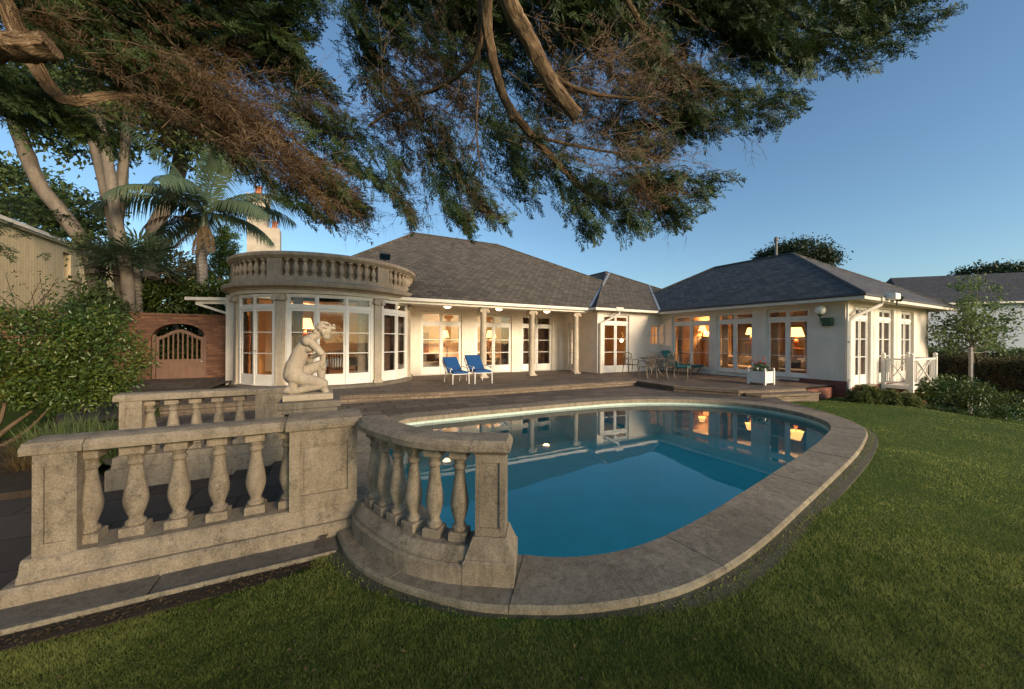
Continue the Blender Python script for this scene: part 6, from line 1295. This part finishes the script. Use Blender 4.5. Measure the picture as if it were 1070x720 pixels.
mb.build('stem', M_twig, t, frame='W'); foliage('foliage', M_broad, t, tips, 9, .06, .06, .45, origin=tuple(t['_o']))
def straps(name, label, spots, n, L, w, mat, cat='plant', lean=.75, group=None):
    b = spots[0]; V = []; T = []; tin = []
    for s in spots:
        for i in range(n):
            th = rng.uniform(0, 6.283); o = np.array([math.cos(th), math.sin(th), 0]); l = L*rng.uniform(.6, 1.15); sd = np.array([-o[1], o[0], 0])*w*.5; p = np.array(s)+o*rng.uniform(0, .08)+np.array([0, 0, -.03]); le = rng.uniform(.25, lean); k = len(V); m = 5; tn = rng.uniform(0, 1)
            for j in range(m+1):
                f = j/m; c = p+o*l*le*f**1.3+np.array([0, 0, l*(f*(1.05-le*.35)-f*f*le*.75)]); ww = sd*(1-f*.92) if j else sd*.7; V += [c-ww, c+ww]; tin += [tn, tn]
            for j in range(m): a = k+j*2; T += [[a, a+1, a+3], [a, a+3, a+2]]
    o = bigmesh(name, np.array(V), np.array(T), mat, None, tin, tuple(b), 'W'); return tag(o, label, cat, group)
def spots(us, vs, z, n):
    out = []
    for _ in range(n): x, y = gxy(rng.uniform(*us), rng.uniform(*vs), z); out.append((x, y, z))
    return out
straps('strap_leaf_plant', 'broad clump of arching green strap leaves below the glossy shrub, beside the farther balustrade', spots((60, 122), (462, 484), -.09, 32), 44, .74, .024, M_strap, group='strap leaved clumps in the bed')
straps('strap_leaf_plant', 'strap leaved clump at the foot of the gate and brick wall', spots((118, 160), (428, 442), -.09, 14), 34, .6, .024, M_strap, group='strap leaved clumps in the bed')
straps('strap_leaf_plant', 'strap leaves at the far left under the shrub stems', spots((20, 70), (466, 482), -.09, 14), 40, .66, .024, M_strap, group='strap leaved clumps in the bed')
straps('dry_grass_clump', 'brown dry grass clump spilling over the dark path at the left edge', spots((0, 48), (470, 492), -.1, 14), 60, .42, .009, M_dry, 'grass clump', .95)
# --- right side planting
def hedge(name, label, p, q, z0, z1, th, n, per, size, mat, spread=.1, group=None):
    p = np.array(p, float); q = np.array(q, float); d = q-p; L = np.linalg.norm(d); d /= L; nn = np.array([-d[1], d[0]]); b = (*p, z0); t = wthing(name, label, 'hedge', b, group)
    s = rng.uniform(0, L, n); a = rng.uniform(-1, 1, n); f = rng.uniform(0, 1, n); face = rng.integers(0, 3, n)
    off = np.where(face == 0, -1, np.where(face == 1, 1, a))*th/2; h = np.where(face == 2, z1+.08*np.sin(s*2.1)+.05*np.sin(s*5), z0+(z1-z0)*f)
    C = np.stack([p[0]+d[0]*s+nn[0]*off, p[1]+d[1]*s+nn[1]*off, h], 1); blobs = C; P_ = np.repeat(C, per, 0)+rng.normal(size=(n*per, 3))*spread; m = len(P_)
    dr = unit(rng.normal(size=(m, 3))); up = unit(rng.normal(size=(m, 3))+np.array([0, 0, .8])); tv, tt = leaf_tmpl(.5); V, T = scatter((tv, tt), P_, frames(dr, up), size*rng.uniform(.6, 1.3, m))
    bigmesh('foliage', V, T, mat, t, np.repeat(np.repeat(rng.uniform(0, .6, n), per)+rng.uniform(0, .4, m), len(tv)), b)
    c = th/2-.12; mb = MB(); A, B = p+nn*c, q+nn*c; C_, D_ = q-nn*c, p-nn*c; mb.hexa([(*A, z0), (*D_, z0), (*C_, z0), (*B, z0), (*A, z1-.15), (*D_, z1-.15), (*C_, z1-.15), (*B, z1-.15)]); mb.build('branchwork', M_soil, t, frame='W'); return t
h0 = at(972, 376, 16.5); h1 = at(1130, 380, 12.8); hedge('clipped_hedge', 'tall brownish clipped hedge along the right boundary behind the young tree', (h0.x, h0.y), (h1.x, h1.y), -1.6, .82, 1.1, 900, 26, .085, M_hedge)
h0 = at(940, 362, 24); h1 = at(1180, 362, 20); hedge('clipped_hedge', 'pale green hedge beyond the brown hedge, below the pale house wall', (h0.x, h0.y), (h1.x, h1.y), -1.6, 1.15, 1.6, 700, 24, .12, M_young)
bx_c = [((905, 416), 10.9, 17, 13, .42, 'largest clipped box mound by the downpipe at the wing corner', 110), ((928, 419), 10.7, 13, 11, .36, 'middle clipped box mound below the balcony', 80), ((949, 421), 10.5, 10, 10, .3, 'smallest clipped box mound at the right end of the row', 60)]
for (u, v), Y, ru, rv, ry, lab, n in bx_c: c = at(u, v, Y); shrub('box_mound', lab, [W_(u, v, Y, ru, rv, ry, n*2), W_(u+2, v+2, Y, ru*.85, rv*.85, ry*.85, n*2)], 46, .03, .042, M_box, (c.x, c.y, c.z-.35), (), .6, 'clipped box mounds by the wing')
M_border = leafmat('border_leaf', (0.03, 0.055, 0.02), (0.055, 0.09, 0.03), (0.10, 0.13, 0.045), .25, .7, .2)
for lab, sp in (('broad leaved arching border plant just below the balcony', ((966, 424, 10.8), (974, 424, 10.8))), ('broad leaved arching border plant in the middle of the right bed', ((988, 427, 10.5), (997, 427, 10.6))), ('broad leaved arching border plant nearest the right end of the bed', ((1008, 432, 10.2), (1016, 433, 10.1)))):
    straps('leafy_border_plant', lab, [tuple(at(u, v+5, Y)) for u, v, Y in sp], 60, .32, .045, M_border, group='border plants by the lawn')
shrub('ground_shrub', 'low dark green shrub under the brown hedge at the right', [W_(990, 404, 13.4, 20, 12, .5, 70), W_(1015, 412, 12.2, 16, 12, .5, 60), W_(970, 410, 12.6, 12, 10, .4, 50)], 26, .09, .1, M_leaf, tuple(at(990, 420, 13.4)), (), .5)
shrub('ground_shrub', 'small dark mat of foliage beside the path at the right edge', [W_(1042, 432, 10.0, 20, 5, .3, 60), W_(1058, 420, 11.0, 14, 8, .3, 40)], 26, .06, .07, M_leaf, tuple(at(1042, 440, 10.0)), (), .5)
mb = MB(); pa = [gxy(1030, 446, -.75), gxy(1120, 452, -.75)]; 
Y_ = 16.0; tb = at(1015, 452, 14.6)
YT = wthing('young_tree', 'young airy tree with pale green leaves, in front of the right neighbour house', 'tree', tuple(at(1018, 440, 14.8)))
mb = MB(); limb(mb, [at(1018, 442, 14.8), at(1017, 400, 14.8), at(1015, 365, 14.8)], .06, .045, 9); mb.build('trunk', M_pale_bark, YT, smooth=60, frame='W')
mb = MB(); bl = []
for (u, v) in ((1000, 300), (1012, 292), (1022, 297), (1035, 300), (985, 320), (1045, 315), (975, 345), (1060, 340), (995, 335), (1030, 330), (1050, 358), (1015, 315), (965, 335), (982, 355), (1005, 318), (1040, 345), (1066, 325)):
    Yq = 14.8+rng.uniform(-.9, .9); q = at(u, v, Yq); limb(mb, [at(1015, 368+rng.uniform(-14, 6), 14.8), at((1015*1.1+u*.9)/2, (365+v)/2+6, (14.8+Yq)/2), q], .028, .006, 6, 3)
    for f in (.45, .7, .95): c = at(1015+(u-1015)*f, 366+(v-366)*f, 14.8+(Yq-14.8)*f); bl.append((tuple(c), (.24, .24, .2), 5))
mb.build('limb', M_pale_bark, YT, smooth=60, frame='W'); foliage('foliage', M_young, YT, bl, 15, .12, .13, .6, origin=tuple(YT['_o']))
st0, st1 = at(1014, 438, 13.9), at(1014, 363, 13.9); o = MB().cbox(st0.x-.04, st0.x+.04, st0.y-.04, st0.y+.04, st0.z-.3, st1.z, .015).build('tree_stake', M_greywood, None, origin=(st0.x, st0.y, st0.z-.3), frame='W'); tag(o, 'pale square timber stake standing by the young tree', 'stake')
# planter plant
pw_ = xy(PLANTER[0], PLANTER[1]); pc_ = np.array([*pw_, PLANTER[2]])
t = wthing('geranium', 'red flowering plant growing in the white planter box', 'plant', tuple(pc_))
foliage('foliage', M_leaf, t, [(tuple(pc_+np.array([0, 0, .1])), (.2, .2, .12), 30)], 8, .04, .07, .7, origin=tuple(pc_))
mb = MB()
for i in range(9): x, y, z = rng.normal(0, .12, 3); q = pc_+np.array([x-.05, y, .25+abs(z)*.9]); mb.tube([tuple(pc_), tuple(q)], .005, 4)
mb.build('stem', M_leaf, t, frame='W'); mb = MB()
for i in range(13): x, y, z = rng.normal(0, .10, 3); mb.ball(tuple(pc_+np.array([x-.06, y, .24+abs(z)*1.2])), .028, 7, 5)
mb.build('flower', M_flower, t, frame='W', smooth=80)
# --- lawn blades
def vnoise(x, y, f, seed):
    g = np.random.default_rng(seed).uniform(0, 1, (256, 256)); x = (x*f) % 255; y = (y*f) % 255; i = x.astype(int); j = y.astype(int); u = x-i; v = y-j; u = u*u*(3-2*u); v = v*v*(3-2*v)
    return (g[i, j]*(1-u)+g[i+1, j]*u)*(1-v)+(g[i, j+1]*(1-u)+g[i+1, j+1]*u)*v
def blades(n, ymin, ymax, h, wd):
    u = rng.uniform(-220, 1330, n); iy = rng.uniform(1/ymax, 1/ymin, n)    # even coverage of what the lawn shows
    Y = 1/iy; X = (u-U0)/F*Y; return X, Y
X, Y = blades(1000000, 1.15, 14, .04, .004)
A = (X-O[0])*E1[0]+(Y-O[1])*E1[1]; Bq = (X-O[0])*E2[0]+(Y-O[1])*E2[1]
hardg = [tuple(p) for p in (np.array(led)*.4+np.array(edge_in)*.6+((np.array(led)-np.array(edge_in))*(np.sin(np.arange(len(led))*1.3)*.12+rng.normal(size=len(led))*.16+.12)[:, None]))]+hard[len(led):]
keep = ~inpoly(A, Bq, [tuple(p) for p in hardg]) & (Bq < 0); keep &= ~((A < -4.2) & (Bq > -12.37)) & (A > -15); keep &= ~((A > 10.9) & (Bq > -9.95)) & ~((X > 11.6) & (Y > 7.5))
keep &= ~((A < 6.9) & (Bq > -9.6)); X, Y, A, Bq = X[keep], Y[keep], A[keep], Bq[keep]
n = len(X); Z = gz(X, Y)-.004; th = rng.uniform(0, 6.283, n); patch = np.clip(.5+1.5*(.5*vnoise(X, Y, 1.1, 1)+.3*vnoise(X, Y, 3.7, 2)+.3*vnoise(X, Y, 11, 3)+.25*vnoise(X, Y, 30, 4)-.675), 0, 1); h = (.014+.010*patch)*rng.uniform(.6, 1.4, n)*(1+Y*.02); wd = (.0022+.0011*Y)*rng.uniform(.7, 1.3, n)
ln = rng.uniform(.2, .95, n)*h; dx, dy = np.cos(th), np.sin(th); ph = rng.uniform(0, 6.283, n); ox, oy = np.cos(ph), np.sin(ph)
V = np.stack([np.stack([X-dx*wd/2, Y-dy*wd/2, Z], 1), np.stack([X+dx*wd/2, Y+dy*wd/2, Z], 1), np.stack([X+ox*ln, Y+oy*ln, Z+h], 1)], 1).reshape(-1, 3)
tn = np.clip(.08+.62*patch+rng.uniform(-.22, .32, n), 0, 1)
g = bigmesh('grass', V, np.arange(n*3).reshape(-1, 3), M_grass, None, np.repeat(tn, 3)); g['kind'] = 'stuff'
# --- moss and weeds creeping over the sunk edging, clippings along the soil strip
m = 9000; s = rng.uniform(0, 1, m); k = (s*(len(led)-2)).astype(int); f = rng.uniform(0, 1, m)
ein = np.array(edge_in); base = ein[k]*(1-f[:, None])+ein[k+1]*f[:, None]; nr = np.array(led)[k]-ein[k]; dens = rng.uniform(0, 1, m)**3.5*.6
M2 = base+nr*(.1+dens[:, None]); wx = O[0]+M2[:, 0]*E1[0]+M2[:, 1]*E2[0]; wy = O[1]+M2[:, 0]*E1[1]+M2[:, 1]*E2[1]
Pm = np.stack([wx, wy, np.full(m, -.04)], 1); dr = unit(rng.normal(size=(m, 3))+np.array([0, 0, .7])); tv, tt = leaf_tmpl(.5); V, T = scatter((tv, tt), Pm, frames(dr, rng.normal(size=(m, 3))), .017*rng.uniform(.5, 1.3, m))
o = bigmesh('moss', V, T, M_grass, None, np.repeat(rng.uniform(0, .7, m), 4)); o['kind'] = 'stuff'
m = 900; aa = rng.uniform(-9, -4.1, m); bb = rng.normal(-12.3, .035, m); wx = O[0]+aa*E1[0]+bb*E2[0]; wy = O[1]+aa*E1[1]+bb*E2[1]
V, T = scatter((tv, tt), np.stack([wx, wy, np.full(m, -.05)], 1), frames(unit(rng.normal(size=(m, 3))*np.array([1, 1, .2])), np.tile(np.array([0, 0, 1.0]), (m, 1))), .03*rng.uniform(.5, 1.3, m))
LV, LT = V, T
m2 = 420; k2 = rng.integers(0, len(X), m2); P2 = np.stack([X[k2], Y[k2], gz(X[k2], Y[k2])+.016], 1); V2, T2 = scatter((tv, tt), P2, frames(unit(rng.normal(size=(m2, 3))*np.array([1, 1, .25])), rng.normal(size=(m2, 3))*.3+np.array([0, 0, 1.0])), .02*rng.uniform(.4, 1.3, m2)*(1+.15*Y[k2]))
V, T, q = merge([(LV, LT, np.repeat(rng.uniform(0, .7, m), 4)), (V2, T2, np.repeat(rng.uniform(0, .6, m2), 4))]); o = bigmesh('leaf_litter', V, T, M_dry, None, q); o['kind'] = 'stuff'
for o in list(bpy.data.objects):
    if '_o' in o: del o['_o']
